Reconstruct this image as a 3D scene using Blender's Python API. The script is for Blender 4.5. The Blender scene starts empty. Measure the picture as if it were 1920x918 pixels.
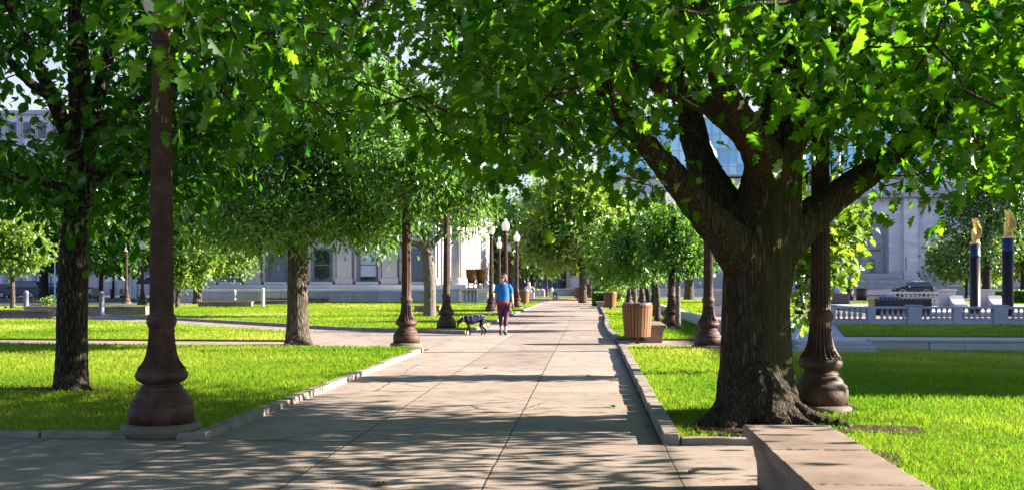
import bpy, bmesh, math, random
import numpy as np
from mathutils import Vector, Matrix, noise as mnoise

rnd = random.Random(7)
nrg = np.random.default_rng(11)
scene = bpy.context.scene
COL = scene.collection
R = math.radians
EYE, F, HZ, YAW = 1.4, 2000.0, 533.0, math.atan(0.0725)
CA, SA = math.cos(YAW), math.sin(YAW)

# ------------------------------------------------------------------ placing
def P(px, py, d):
    """a point d metres in front of the photographer, seen at (px, py)"""
    cx = (px - 960.0) / F * d
    return Vector((cx * CA - d * SA, cx * SA + d * CA, EYE + (HZ - py) / F * d))
def G(px, py, z=0.0):
    return P(px, py, (EYE - z) * F / (py - HZ))
def GD(px, d, z=0.0):
    v = P(px, HZ, d); v.z = z; return v
def project(a):
    cx = a[:, 0] * CA + a[:, 1] * SA
    d = -a[:, 0] * SA + a[:, 1] * CA
    dd = np.maximum(d, 0.01)
    return 960 + F * cx / dd, HZ - F * (a[:, 2] - EYE) / dd, d

# ------------------------------------------------------------------ objects
def tag(o, label=None, cat=None, group=None, kind=None):
    if label: o['label'] = label
    if cat: o['category'] = cat
    if group: o['group'] = group
    if kind: o['kind'] = kind
    return o
def thing(name, label, cat, loc=(0, 0, 0), rz=0.0, group=None):
    o = bpy.data.objects.new(name, None); COL.objects.link(o)
    o.location = loc; o.rotation_euler = (0, 0, rz); o.empty_display_size = 0.2
    return tag(o, label, cat, group)
def put(name, mesh, mats=None, parent=None, loc=None, label=None):
    if mats is not None:
        for m in (mats if isinstance(mats, (list, tuple)) else [mats]): mesh.materials.append(m)
    o = bpy.data.objects.new(name, mesh); COL.objects.link(o)
    if parent is not None: o.parent = parent
    if loc is not None: o.location = loc
    if label: o['label'] = label
    return o
def copy_tree(o, parent=None):
    c = o.copy(); COL.objects.link(c); c.parent = parent
    for ch in list(o.children): copy_tree(ch, c)
    return c
def relabel(o, label, group=None, loc=None, rz=None):
    o['label'] = label
    if group: o['group'] = group
    if loc is not None: o.location = loc
    if rz is not None: o.rotation_euler = (0, 0, rz)
    return o

class MB:
    """collects vertices and faces of ONE part"""
    def __init__(s): s.v = []; s.f = []; s.sm = []
    def add(s, vs, fs, smooth=False, M=None):
        b = len(s.v)
        if M is not None: vs = [M @ Vector(p) for p in vs]
        s.v += [tuple(p) for p in vs]; s.f += [tuple(b + i for i in f) for f in fs]; s.sm += [smooth] * len(fs); return s
    def box(s, x0, x1, y0, y1, z0, z1, M=None, taper=0.0):
        t = taper
        vs = [(x0,y0,z0),(x1,y0,z0),(x1,y1,z0),(x0,y1,z0),(x0+t,y0+t,z1),(x1-t,y0+t,z1),(x1-t,y1-t,z1),(x0+t,y1-t,z1)]
        return s.add(vs, [(3,2,1,0),(4,5,6,7),(0,1,5,4),(1,2,6,5),(2,3,7,6),(3,0,4,7)], False, M)
    def prism(s, poly, z0, z1):
        n = len(poly)
        a = sum(poly[i][0]*poly[(i+1)%n][1]-poly[(i+1)%n][0]*poly[i][1] for i in range(n))
        if a < 0: poly = poly[::-1]
        vs = [(p[0],p[1],z0) for p in poly]+[(p[0],p[1],z1) for p in poly]
        fs = [tuple(range(n,2*n)), tuple(range(n-1,-1,-1))]+[(i,(i+1)%n,n+(i+1)%n,n+i) for i in range(n)]
        return s.add(vs, fs)
    def extrude(s, prof, x0, x1, axis='x', M=None):
        """profile of (a, z) extruded along an axis"""
        n = len(prof)
        mk = (lambda t,a,z:(t,a,z)) if axis=='x' else (lambda t,a,z:(a,t,z))
        vs = [mk(x0,a,z) for a,z in prof]+[mk(x1,a,z) for a,z in prof]
        fs = [tuple(range(n-1,-1,-1)), tuple(range(n,2*n))]+[(i,(i+1)%n,n+(i+1)%n,n+i) for i in range(n)]
        return s.add(vs, fs, False, M)
    def lathe(s, prof, n=24, flutes=0, depth=0.0, frange=None, smooth=True, c=(0,0,0), cap=True, M=None):
        vs=[]; fs=[]
        for k,(r,z) in enumerate(prof):
            fl = flutes and (frange is None or frange[0]<=z<=frange[1])
            for i in range(n):
                a = 2*math.pi*i/n
                q = r*(1-depth*(abs(math.sin(a*flutes/2))**0.6)) if fl else r
                vs.append((c[0]+q*math.cos(a), c[1]+q*math.sin(a), c[2]+z))
        m=len(prof)
        for k in range(m-1):
            for i in range(n):
                j=(i+1)%n; fs.append((k*n+i,k*n+j,(k+1)*n+j,(k+1)*n+i))
        s.add(vs,fs,smooth,M)
        if cap:
            b=len(s.v)-len(vs)
            s.f += [tuple(b+i for i in range(n-1,-1,-1)), tuple(b+(m-1)*n+i for i in range(n))]; s.sm += [False,False]
        return s
    def tube(s, pts, rad, n=8, smooth=True, sq=1.0):
        pts=[Vector(p) for p in pts]; vs=[]; fs=[]
        T=[]
        for i in range(len(pts)):
            t=(pts[min(i+1,len(pts)-1)]-pts[max(i-1,0)])
            T.append(t.normalized() if t.length>1e-9 else Vector((0,0,1)))
        u=T[0].orthogonal().normalized()
        for i,p in enumerate(pts):
            u=(u-T[i]*u.dot(T[i])); u=u.normalized() if u.length>1e-6 else T[i].orthogonal().normalized()
            w=T[i].cross(u)
            for k in range(n):
                a=2*math.pi*k/n
                vs.append(p+(u*math.cos(a)+w*math.sin(a)*sq)*rad[i])
        for i in range(len(pts)-1):
            for k in range(n):
                j=(k+1)%n; fs.append((i*n+k,i*n+j,(i+1)*n+j,(i+1)*n+k))
        fs.append(tuple(range(n-1,-1,-1))); fs.append(tuple((len(pts)-1)*n+k for k in range(n)))
        return s.add(vs,fs,smooth)
    def ell(s, c, r, nu=16, nv=10, M=None):
        vs=[(c[0],c[1],c[2]-r[2])]; fs=[]
        for j in range(1,nv):
            ph=-math.pi/2+math.pi*j/nv
            for i in range(nu):
                a=2*math.pi*i/nu
                vs.append((c[0]+r[0]*math.cos(ph)*math.cos(a),c[1]+r[1]*math.cos(ph)*math.sin(a),c[2]+r[2]*math.sin(ph)))
        vs.append((c[0],c[1],c[2]+r[2])); L=len(vs)-1
        for i in range(nu):
            j=(i+1)%nu
            fs.append((0,1+j,1+i)); fs.append((L,1+(nv-2)*nu+i,1+(nv-2)*nu+j))
            for k in range(nv-2):
                fs.append((1+k*nu+i,1+k*nu+j,1+(k+1)*nu+j,1+(k+1)*nu+i))
        return s.add(vs,fs,True,M)
    def loft(s, rings, n=20, M=None):
        """elliptic rings (x, y, z, rx, ry) closed at both ends"""
        vs=[];fs=[]
        for (x,y,z,rx,ry) in rings:
            for i in range(n):
                a=2*math.pi*i/n; vs.append((x+rx*math.cos(a),y+ry*math.sin(a),z))
        m=len(rings)
        for k in range(m-1):
            for i in range(n):
                j=(i+1)%n; fs.append((k*n+i,k*n+j,(k+1)*n+j,(k+1)*n+i))
        fs+= [tuple(range(n-1,-1,-1)), tuple((m-1)*n+i for i in range(n))]
        return s.add(vs,fs,True,M)
    def mesh(s, name='m'):
        me=bpy.data.meshes.new(name); me.from_pydata(s.v,[],s.f); me.polygons.foreach_set('use_smooth',s.sm); me.update(); return me
    def build(s, name, mats, parent=None, loc=None, bevel=0.0, label=None, seg=2):
        o=put(name,s.mesh(name),mats,parent,loc,label)
        if bevel>0:
            b=o.modifiers.new('bevel','BEVEL'); b.width=bevel; b.segments=seg; b.limit_method='ANGLE'; b.angle_limit=R(40)
        return o
def fuse(mb, voxel, smooth=4, fac=0.5):
    """merge overlapping closed shapes into one continuous skin"""
    o=bpy.data.objects.new('tmp',mb.mesh('tmp')); COL.objects.link(o)
    m=o.modifiers.new('r','REMESH'); m.mode='VOXEL'; m.voxel_size=voxel; m.use_smooth_shade=True
    if smooth:
        q=o.modifiers.new('s','SMOOTH'); q.iterations=smooth; q.factor=fac
    dg=bpy.context.evaluated_depsgraph_get()
    me=bpy.data.meshes.new_from_object(o.evaluated_get(dg))
    bpy.data.objects.remove(o)
    me.polygons.foreach_set('use_smooth',[True]*len(me.polygons))
    return me
def bezier(pts, rads, sub=4):
    """Catmull-Rom through the points"""
    P_=[Vector(p) for p in pts]; out=[]; ro=[]
    for i in range(len(P_)-1):
        p0=P_[max(i-1,0)];p1=P_[i];p2=P_[i+1];p3=P_[min(i+2,len(P_)-1)]
        for k in range(sub):
            t=k/sub
            out.append(0.5*((2*p1)+(p2-p0)*t+(2*p0-5*p1+4*p2-p3)*t*t+(3*p1-p0-3*p2+p3)*t**3)); ro.append(rads[i]*(1-t)+rads[i+1]*t)
    out.append(P_[-1]); ro.append(rads[-1]); return out,ro

# ------------------------------------------------------------------ materials
def newmat(name):
    m=bpy.data.materials.new(name); m.use_nodes=True; nt=m.node_tree; nt.nodes.clear()
    out=nt.nodes.new('ShaderNodeOutputMaterial'); return m,nt,out
def N(nt,t,**kw):
    n=nt.nodes.new(t)
    for k,v in kw.items():
        if k in n.inputs: n.inputs[k].default_value=v
        else: setattr(n,k,v)
    return n
def ramp(nt, stops):
    r=nt.nodes.new('ShaderNodeValToRGB'); e=r.color_ramp.elements
    while len(e)<len(stops): e.new(0.5)
    for i,(p,c) in enumerate(stops): e[i].position=p; e[i].color=(*c,1)
    return r
def pbr(nt,out,rough=0.6,spec=0.4,metal=0.0):
    b=N(nt,'ShaderNodeBsdfPrincipled'); b.inputs['Roughness'].default_value=rough; b.inputs['Specular IOR Level'].default_value=spec; b.inputs['Metallic'].default_value=metal
    nt.links.new(b.outputs[0],out.inputs[0]); return b
def noisy(name,c1,c2,scale=6.0,rough=0.7,spec=0.3,metal=0.0,bump=0.2,bscale=None,stretch=(1,1,1),detail=6,c3=None,world=False,bdist=0.02):
    m,nt,out=newmat(name); b=pbr(nt,out,rough,spec,metal)
    if world: co=N(nt,'ShaderNodeNewGeometry').outputs['Position']
    else: co=N(nt,'ShaderNodeTexCoord').outputs['Object']
    mp=N(nt,'ShaderNodeMapping'); mp.inputs['Scale'].default_value=stretch; nt.links.new(co,mp.inputs[0])
    n=N(nt,'ShaderNodeTexNoise'); n.inputs['Scale'].default_value=scale; n.inputs['Detail'].default_value=detail; n.inputs['Roughness'].default_value=0.62; nt.links.new(mp.outputs[0],n.inputs['Vector'])
    st=[(0.3,c1),(0.7,c2)] if c3 is None else [(0.28,c1),(0.5,c2),(0.72,c3)]
    r=ramp(nt,st); nt.links.new(n.outputs[0],r.inputs[0]); nt.links.new(r.outputs[0],b.inputs['Base Color'])
    if bump>0:
        n2=N(nt,'ShaderNodeTexNoise'); n2.inputs['Scale'].default_value=bscale or scale*4; n2.inputs['Detail'].default_value=5; nt.links.new(mp.outputs[0],n2.inputs['Vector'])
        bp=N(nt,'ShaderNodeBump'); bp.inputs['Strength'].default_value=bump; bp.inputs['Distance'].default_value=bdist; nt.links.new(n2.outputs[0],bp.inputs['Height']); nt.links.new(bp.outputs[0],b.inputs['Normal'])
    return m
def plain(name,c,rough=0.5,spec=0.4,metal=0.0):
    return noisy(name,tuple(x*0.86 for x in c),tuple(min(1,x*1.1) for x in c),9.0,rough,spec,metal,0.05)

def leaf_mat(name,d1,d2,t1,t2,trans=0.5,gloss=0.07,straw=None):
    m,nt,out=newmat(name)
    at=N(nt,'ShaderNodeAttribute',attribute_name='rnd')
    rd=ramp(nt,[(0.0,d1),(1.0,d2)] if straw is None else [(0.0,d1),(0.8,d2),(1.0,straw)]); nt.links.new(at.outputs['Fac'],rd.inputs[0])
    rt=ramp(nt,[(0.0,t1),(1.0,t2)]); nt.links.new(at.outputs['Fac'],rt.inputs[0])
    df=N(nt,'ShaderNodeBsdfDiffuse'); tr=N(nt,'ShaderNodeBsdfTranslucent'); gl=N(nt,'ShaderNodeBsdfGlossy'); gl.inputs['Roughness'].default_value=0.5
    nt.links.new(rd.outputs[0],df.inputs[0]); nt.links.new(rt.outputs[0],tr.inputs[0])
    m1=N(nt,'ShaderNodeMixShader'); m1.inputs[0].default_value=trans; nt.links.new(df.outputs[0],m1.inputs[1]); nt.links.new(tr.outputs[0],m1.inputs[2])
    fr=N(nt,'ShaderNodeFresnel'); fr.inputs[0].default_value=1.4
    mu=N(nt,'ShaderNodeMath',operation='MULTIPLY'); mu.inputs[1].default_value=gloss*4.0; nt.links.new(fr.outputs[0],mu.inputs[0])
    m2=N(nt,'ShaderNodeMixShader'); nt.links.new(mu.outputs[0],m2.inputs[0]); nt.links.new(m1.outputs[0],m2.inputs[1]); nt.links.new(gl.outputs[0],m2.inputs[2])
    gl.inputs[0].default_value=(0.75,0.85,0.8,1)
    nt.links.new(m2.outputs[0],out.inputs[0]); return m

def bark_mat(name,c1,c2,c3,scale=14,zs=0.22,bump=0.9,dist=0.03,moss=None):
    m,nt,out=newmat(name); b=pbr(nt,out,0.9,0.15)
    co=N(nt,'ShaderNodeTexCoord').outputs['Object']
    mp=N(nt,'ShaderNodeMapping'); mp.inputs['Scale'].default_value=(1,1,zs); nt.links.new(co,mp.inputs[0])
    wn=N(nt,'ShaderNodeTexNoise'); wn.inputs['Scale'].default_value=scale*0.5; nt.links.new(mp.outputs[0],wn.inputs['Vector'])
    mx=N(nt,'ShaderNodeMix',data_type='VECTOR'); mx.inputs[0].default_value=0.10
    nt.links.new(mp.outputs[0],mx.inputs[4]); nt.links.new(wn.outputs['Color'],mx.inputs[5])
    vo=N(nt,'ShaderNodeTexVoronoi',feature='DISTANCE_TO_EDGE'); vo.inputs['Scale'].default_value=scale; nt.links.new(mx.outputs[1],vo.inputs['Vector'])
    no=N(nt,'ShaderNodeTexNoise'); no.inputs['Scale'].default_value=scale*3; no.inputs['Detail'].default_value=6; nt.links.new(mp.outputs[0],no.inputs['Vector'])
    sm=N(nt,'ShaderNodeMath',operation='MULTIPLY_ADD'); sm.inputs[1].default_value=1.6; nt.links.new(vo.outputs['Distance'],sm.inputs[0])
    n3=N(nt,'ShaderNodeMath',operation='MULTIPLY'); n3.inputs[1].default_value=0.5; nt.links.new(no.outputs[0],n3.inputs[0]); nt.links.new(n3.outputs[0],sm.inputs[2])
    r=ramp(nt,[(0.2,c1),(0.45,c2),(0.85,c3)]); nt.links.new(sm.outputs[0],r.inputs[0])
    col=r.outputs[0]
    if moss:
        mn=N(nt,'ShaderNodeTexNoise'); mn.inputs['Scale'].default_value=2.2; mn.inputs['Detail'].default_value=5; nt.links.new(mp.outputs[0],mn.inputs['Vector'])
        mr=ramp(nt,[(0.52,(0,0,0)),(0.68,(1,1,1))]); nt.links.new(mn.outputs[0],mr.inputs[0])
        mm=N(nt,'ShaderNodeMix',data_type='RGBA'); nt.links.new(mr.outputs[0],mm.inputs[0]); nt.links.new(col,mm.inputs[6]); mm.inputs[7].default_value=(*moss,1); col=mm.outputs[2]
    nt.links.new(col,b.inputs['Base Color'])
    bp=N(nt,'ShaderNodeBump'); bp.inputs['Strength'].default_value=bump; bp.inputs['Distance'].default_value=dist; nt.links.new(sm.outputs[0],bp.inputs['Height']); nt.links.new(bp.outputs[0],b.inputs['Normal'])
    return m

def paving_mat(name):
    """concrete slabs: joints at fixed world lines, exposed aggregate, stains"""
    m,nt,out=newmat(name); b=pbr(nt,out,0.85,0.2)
    pos=N(nt,'ShaderNodeNewGeometry').outputs['Position']
    L=nt.links
    wob=N(nt,'ShaderNodeTexNoise'); wob.inputs['Scale'].default_value=3.0; L.new(pos,wob.inputs['Vector'])
    sx=N(nt,'ShaderNodeSeparateXYZ'); L.new(pos,sx.inputs[0])
    def line(axis,period,off,w):
        a=N(nt,'ShaderNodeMath',operation='MULTIPLY_ADD'); L.new(sx.outputs[axis],a.inputs[0]); a.inputs[1].default_value=1/period; a.inputs[2].default_value=-off/period
        q=N(nt,'ShaderNodeMath',operation='MULTIPLY_ADD'); L.new(wob.outputs[0],q.inputs[0]); q.inputs[1].default_value=0.02/period; L.new(a.outputs[0],q.inputs[2])
        pp=N(nt,'ShaderNodeMath',operation='PINGPONG'); L.new(q.outputs[0],pp.inputs[0]); pp.inputs[1].default_value=0.5
        c=N(nt,'ShaderNodeMapRange'); L.new(pp.outputs[0],c.inputs[0]); c.inputs[1].default_value=w*0.4/period; c.inputs[2].default_value=w/period; c.inputs[3].default_value=1; c.inputs[4].default_value=0
        return c.outputs[0]
    mx=N(nt,'ShaderNodeMath',operation='MAXIMUM'); L.new(line(0,1.387,0.66,0.011),mx.inputs[0]); L.new(line(1,4.47,9.42,0.022),mx.inputs[1])
    n1=N(nt,'ShaderNodeTexNoise'); n1.inputs['Scale'].default_value=0.55; n1.inputs['Detail'].default_value=8; n1.inputs['Roughness'].default_value=0.65; L.new(pos,n1.inputs['Vector'])
    n2=N(nt,'ShaderNodeTexNoise'); n2.inputs['Scale'].default_value=75; n2.inputs['Detail'].default_value=4; n2.inputs['Roughness'].default_value=0.8; L.new(pos,n2.inputs['Vector'])
    r1=ramp(nt,[(0.3,(0.262,0.209,0.180)),(0.52,(0.342,0.278,0.241)),(0.72,(0.382,0.316,0.280))]); L.new(n1.outputs[0],r1.inputs[0])
    r2=ramp(nt,[(0.34,(0.42,0.40,0.38)),(0.5,(0.96,0.96,0.96)),(0.68,(1.3,1.3,1.3))]); L.new(n2.outputs[0],r2.inputs[0])
    mu=N(nt,'ShaderNodeMix',data_type='RGBA',blend_type='MULTIPLY'); mu.inputs[0].default_value=1; L.new(r2.outputs[0],mu.inputs[7])
    # slab to slab tone
    fl=[]
    for ax,per,off in ((0,1.387,0.66),(1,4.47,9.42)):
        a=N(nt,'ShaderNodeMath',operation='MULTIPLY_ADD'); L.new(sx.outputs[ax],a.inputs[0]); a.inputs[1].default_value=1/per; a.inputs[2].default_value=-off/per
        f=N(nt,'ShaderNodeMath',operation='FLOOR'); L.new(a.outputs[0],f.inputs[0]); fl.append(f)
    cb=N(nt,'ShaderNodeCombineXYZ'); L.new(fl[0].outputs[0],cb.inputs[0]); L.new(fl[1].outputs[0],cb.inputs[1])
    wn=N(nt,'ShaderNodeTexWhiteNoise'); L.new(cb.outputs[0],wn.inputs['Vector'])
    wr=ramp(nt,[(0.0,(0.84,0.83,0.82)),(1.0,(1.08,1.07,1.06))]); L.new(wn.outputs[0],wr.inputs[0])
    ms=N(nt,'ShaderNodeMix',data_type='RGBA',blend_type='MULTIPLY'); ms.inputs[0].default_value=1; L.new(r1.outputs[0],ms.inputs[6]); L.new(wr.outputs[0],ms.inputs[7])
    n4=N(nt,'ShaderNodeTexNoise'); n4.inputs['Scale'].default_value=2.6; n4.inputs['Detail'].default_value=10; n4.inputs['Roughness'].default_value=0.72; n4.inputs['Distortion'].default_value=0.6; L.new(pos,n4.inputs['Vector'])
    sr=ramp(nt,[(0.36,(0.70,0.68,0.66)),(0.50,(1,1,1)),(0.74,(1.06,1.06,1.06))]); L.new(n4.outputs[0],sr.inputs[0])
    mt=N(nt,'ShaderNodeMix',data_type='RGBA',blend_type='MULTIPLY'); mt.inputs[0].default_value=1; L.new(ms.outputs[2],mt.inputs[6]); L.new(sr.outputs[0],mt.inputs[7])
    sp=N(nt,'ShaderNodeTexNoise'); sp.inputs['Scale'].default_value=14; sp.inputs['Detail'].default_value=2; L.new(pos,sp.inputs['Vector'])
    spr=ramp(nt,[(0.70,(1,1,1)),(0.76,(0.62,0.58,0.55))]); L.new(sp.outputs[0],spr.inputs[0])
    m3=N(nt,'ShaderNodeMix',data_type='RGBA',blend_type='MULTIPLY'); m3.inputs[0].default_value=1; L.new(mu.outputs[2],m3.inputs[6]); L.new(spr.outputs[0],m3.inputs[7])
    m4=N(nt,'ShaderNodeMix',data_type='RGBA'); L.new(mx.outputs[0],m4.inputs[0]); L.new(m3.outputs[2],m4.inputs[6]); m4.inputs[7].default_value=(0.07,0.058,0.05,1)
    dc=N(nt,'ShaderNodeMix',data_type='VECTOR'); dc.inputs[0].default_value=0.12; L.new(pos,dc.inputs[4]); L.new(n4.outputs['Color'],dc.inputs[5])
    ck=N(nt,'ShaderNodeTexVoronoi',feature='DISTANCE_TO_EDGE'); ck.inputs['Scale'].default_value=0.42; L.new(dc.outputs[1],ck.inputs['Vector'])
    cr=N(nt,'ShaderNodeMapRange'); L.new(ck.outputs['Distance'],cr.inputs[0]); cr.inputs[1].default_value=0.0015; cr.inputs[2].default_value=0.006; cr.inputs[3].default_value=1; cr.inputs[4].default_value=0
    cm_=N(nt,'ShaderNodeMapRange'); L.new(n1.outputs[0],cm_.inputs[0]); cm_.inputs[1].default_value=0.50; cm_.inputs[2].default_value=0.58
    cx=N(nt,'ShaderNodeMath',operation='MULTIPLY'); L.new(cr.outputs[0],cx.inputs[0]); L.new(cm_.outputs[0],cx.inputs[1])
    dx=N(nt,'ShaderNodeMath',operation='SUBTRACT'); L.new(sx.outputs[0],dx.inputs[0]); dx.inputs[1].default_value=0.64
    da=N(nt,'ShaderNodeMath',operation='ABSOLUTE'); L.new(dx.outputs[0],da.inputs[0])
    dn=N(nt,'ShaderNodeMath',operation='MULTIPLY_ADD'); L.new(n4.outputs[0],dn.inputs[0]); dn.inputs[1].default_value=-0.30; L.new(da.outputs[0],dn.inputs[2])
    dr=N(nt,'ShaderNodeMapRange'); L.new(dn.outputs[0],dr.inputs[0]); dr.inputs[1].default_value=-0.13; dr.inputs[2].default_value=-0.02; dr.inputs[3].default_value=0.75; dr.inputs[4].default_value=0
    ds=N(nt,'ShaderNodeMath',operation='MAXIMUM'); L.new(cx.outputs[0],ds.inputs[0]); L.new(dr.outputs[0],ds.inputs[1])
    m5=N(nt,'ShaderNodeMix',data_type='RGBA'); L.new(ds.outputs[0],m5.inputs[0]); L.new(m4.outputs[2],m5.inputs[6]); m5.inputs[7].default_value=(0.085,0.068,0.055,1)
    L.new(m5.outputs[2],b.inputs['Base Color'])
    h=N(nt,'ShaderNodeMath',operation='MULTIPLY_ADD'); L.new(mx.outputs[0],h.inputs[0]); h.inputs[1].default_value=-1.5; L.new(n2.outputs[0],h.inputs[2])
    bp=N(nt,'ShaderNodeBump'); bp.inputs['Strength'].default_value=0.35; bp.inputs['Distance'].default_value=0.008; L.new(h.outputs[0],bp.inputs['Height']); L.new(bp.outputs[0],b.inputs['Normal'])
    L.new(mt.outputs[2],mu.inputs[6])
    return m

def ashlar_mat(name,c1,c2,bw,bh,mortar,rough=0.8,axis='x',jit=0.5,msize=0.012,bump=0.3):
    """coursed stone blocks laid out in metres on a vertical wall"""
    m,nt,out=newmat(name); b=pbr(nt,out,rough,0.25); L=nt.links
    tc=N(nt,'ShaderNodeNewGeometry').outputs['Position']
    s=N(nt,'ShaderNodeSeparateXYZ'); L.new(tc,s.inputs[0]); c=N(nt,'ShaderNodeCombineXYZ')
    ad=N(nt,'ShaderNodeMath',operation='ADD'); L.new(s.outputs[0],ad.inputs[0]); L.new(s.outputs[1],ad.inputs[1])
    L.new(ad.outputs[0],c.inputs[0]); L.new(s.outputs[2],c.inputs[1])
    br=N(nt,'ShaderNodeTexBrick'); br.inputs['Scale'].default_value=1; br.inputs['Brick Width'].default_value=bw; br.inputs['Row Height'].default_value=bh; br.inputs['Mortar Size'].default_value=msize; br.inputs['Mortar Smooth'].default_value=0.3
    br.inputs['Color1'].default_value=(*c1,1); br.inputs['Color2'].default_value=(*c2,1); br.inputs['Mortar'].default_value=(*mortar,1); L.new(c.outputs[0],br.inputs['Vector'])
    n=N(nt,'ShaderNodeTexNoise'); n.inputs['Scale'].default_value=0.8; n.inputs['Detail'].default_value=8; n.inputs['Roughness'].default_value=0.7; L.new(tc,n.inputs['Vector'])
    r=ramp(nt,[(0.3,(1-jit*0.5,)*3),(0.7,(1.12,1.12,1.12))]); L.new(n.outputs[0],r.inputs[0])
    mu=N(nt,'ShaderNodeMix',data_type='RGBA',blend_type='MULTIPLY'); mu.inputs[0].default_value=1; L.new(br.outputs[0],mu.inputs[6]); L.new(r.outputs[0],mu.inputs[7]); L.new(mu.outputs[2],b.inputs['Base Color'])
    iv=N(nt,'ShaderNodeMath',operation='SUBTRACT'); iv.inputs[0].default_value=1; L.new(br.outputs['Fac'],iv.inputs[1])
    bp=N(nt,'ShaderNodeBump'); bp.inputs['Strength'].default_value=bump; bp.inputs['Distance'].default_value=0.02; L.new(iv.outputs[0],bp.inputs['Height']); L.new(bp.outputs[0],b.inputs['Normal'])
    return m

M={}
M['paving']=paving_mat('paving_concrete')
M['ground']=noisy('ground_asphalt',(0.10,0.095,0.10),(0.17,0.16,0.16),0.8,0.9,0.2,bump=0.2,world=True)
M['road']=noisy('road_asphalt',(0.045,0.05,0.06),(0.07,0.075,0.085),2,0.8,0.3,bump=0.2,world=True)
M['lawn']=noisy('lawn_turf',(0.09,0.145,0.008),(0.165,0.215,0.014),0.9,0.9,0.1,bump=0.9,bscale=60,c3=(0.24,0.25,0.03),world=True,bdist=0.05,detail=9)
M['soil']=noisy('soil',(0.022,0.013,0.009),(0.06,0.034,0.023),14,0.95,0.1,bump=0.9,bscale=40,c3=(0.13,0.075,0.055),world=True,bdist=0.03)
M['kerb']=noisy('kerb_stone',(0.15,0.125,0.10),(0.25,0.215,0.185),5,0.85,0.2,bump=0.5,bscale=50,c3=(0.33,0.295,0.26),world=True,bdist=0.01)
M['bench']=noisy('bench_stone',(0.13,0.092,0.073),(0.225,0.165,0.135),1.7,0.8,0.25,bump=0.35,bscale=110,c3=(0.315,0.238,0.20),world=True,bdist=0.006,stretch=(1,1.0,2.0),detail=10)
M['pale']=noisy('pale_stone',(0.34,0.33,0.345),(0.47,0.455,0.475),1.3,0.8,0.25,bump=0.25,bscale=30,world=True)
M['white_stone']=noisy('white_stone',(0.55,0.52,0.50),(0.70,0.67,0.64),1.2,0.75,0.25,bump=0.2,bscale=20,world=True)
M['granite']=noisy('granite_pedestal',(0.085,0.066,0.05),(0.15,0.118,0.09),60,0.7,0.3,bump=0.3,bscale=90,c3=(0.22,0.175,0.14))
M['lamp']=noisy('lamp_paint',(0.030,0.013,0.009),(0.062,0.029,0.020),7,0.62,0.3,bump=0.25,bscale=40,detail=10,c3=(0.115,0.060,0.044))
M['black_granite']=noisy('black_granite',(0.008,0.010,0.018),(0.02,0.024,0.04),20,0.22,0.5,bump=0)
M['column_brown']=noisy('dark_column',(0.012,0.008,0.008),(0.028,0.018,0.016),8,0.4,0.3,bump=0.0,stretch=(3,3,0.2))
M['blue_band']=plain('blue_band',(0.012,0.028,0.085),0.45)
M['gold']=noisy('gold_leaf',(0.75,0.45,0.09),(0.95,0.66,0.20),12,0.32,0.5,0.75,bump=0.2)
M['bronze']=noisy('bronze',(0.10,0.036,0.012),(0.20,0.078,0.024),5,0.4,0.5,0.5,bump=0.1)
M['slat']=noisy('wood_slat',(0.135,0.060,0.024),(0.21,0.100,0.043),9,0.6,0.3,bump=0.2,stretch=(1,1,0.12),c3=(0.28,0.145,0.068))
M['dark_metal']=plain('dark_metal',(0.03,0.024,0.022),0.5)
M['brown_metal']=plain('brown_metal',(0.10,0.035,0.022),0.5)
M['steel']=plain('grey_steel',(0.32,0.34,0.38),0.4,0.5,0.3)
M['white_paint']=plain('white_paint',(0.80,0.80,0.80),0.5)
M['black_rubber']=plain('black_rubber',(0.015,0.015,0.016),0.8)
M['blue_paint']=plain('blue_paint',(0.03,0.08,0.42),0.4)
M['grey_paint']=plain('grey_paint',(0.28,0.27,0.27),0.5)
M['tan_paint']=plain('tan_paint',(0.36,0.25,0.16),0.6)
M['red_paint']=plain('red_paint',(0.5,0.03,0.02),0.4)
M['hedge']=noisy('hedge',(0.03,0.07,0.012),(0.08,0.16,0.02),30,0.8,bump=0.8)
M['bark_main']=bark_mat('bark_main',(0.016,0.0115,0.008),(0.048,0.036,0.025),(0.105,0.084,0.060),34,0.10,0.9,0.025,moss=(0.045,0.045,0.016))
M['bark_grey']=bark_mat('bark_grey',(0.022,0.017,0.013),(0.07,0.056,0.042),(0.17,0.145,0.115),26,0.15,0.9,0.02)
M['bark_dark']=bark_mat('bark_dark',(0.009,0.007,0.005),(0.033,0.026,0.018),(0.105,0.088,0.066),30,0.15,0.9,0.02)
M['bark_pale']=bark_mat('bark_pale',(0.06,0.05,0.04),(0.14,0.12,0.098),(0.23,0.20,0.17),26,0.2,0.6,0.015)
M['twig']=plain('twig_bark',(0.05,0.038,0.026),0.9)
M['leaf_oak']=leaf_mat('leaf_oak',(0.004,0.026,0.002),(0.026,0.080,0.006),(0.020,0.18,0.004),(0.27,0.55,0.012),0.56,0.022)
M['leaf_broad']=leaf_mat('leaf_broad',(0.003,0.025,0.003),(0.021,0.070,0.007),(0.010,0.13,0.003),(0.14,0.37,0.010),0.5,0.03)
M['leaf_mid']=leaf_mat('leaf_mid',(0.007,0.040,0.004),(0.070,0.150,0.024),(0.03,0.19,0.006),(0.28,0.50,0.05),0.5,0.05)
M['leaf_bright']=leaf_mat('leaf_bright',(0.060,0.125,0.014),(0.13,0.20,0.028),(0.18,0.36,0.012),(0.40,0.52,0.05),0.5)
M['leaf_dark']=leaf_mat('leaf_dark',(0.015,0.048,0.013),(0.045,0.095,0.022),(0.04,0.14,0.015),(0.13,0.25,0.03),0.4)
M['grass']=leaf_mat('grass_blade',(0.066,0.170,0.010),(0.245,0.33,0.032),(0.135,0.35,0.010),(0.52,0.60,0.05),0.45,0.0,straw=(0.42,0.37,0.15))
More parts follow.
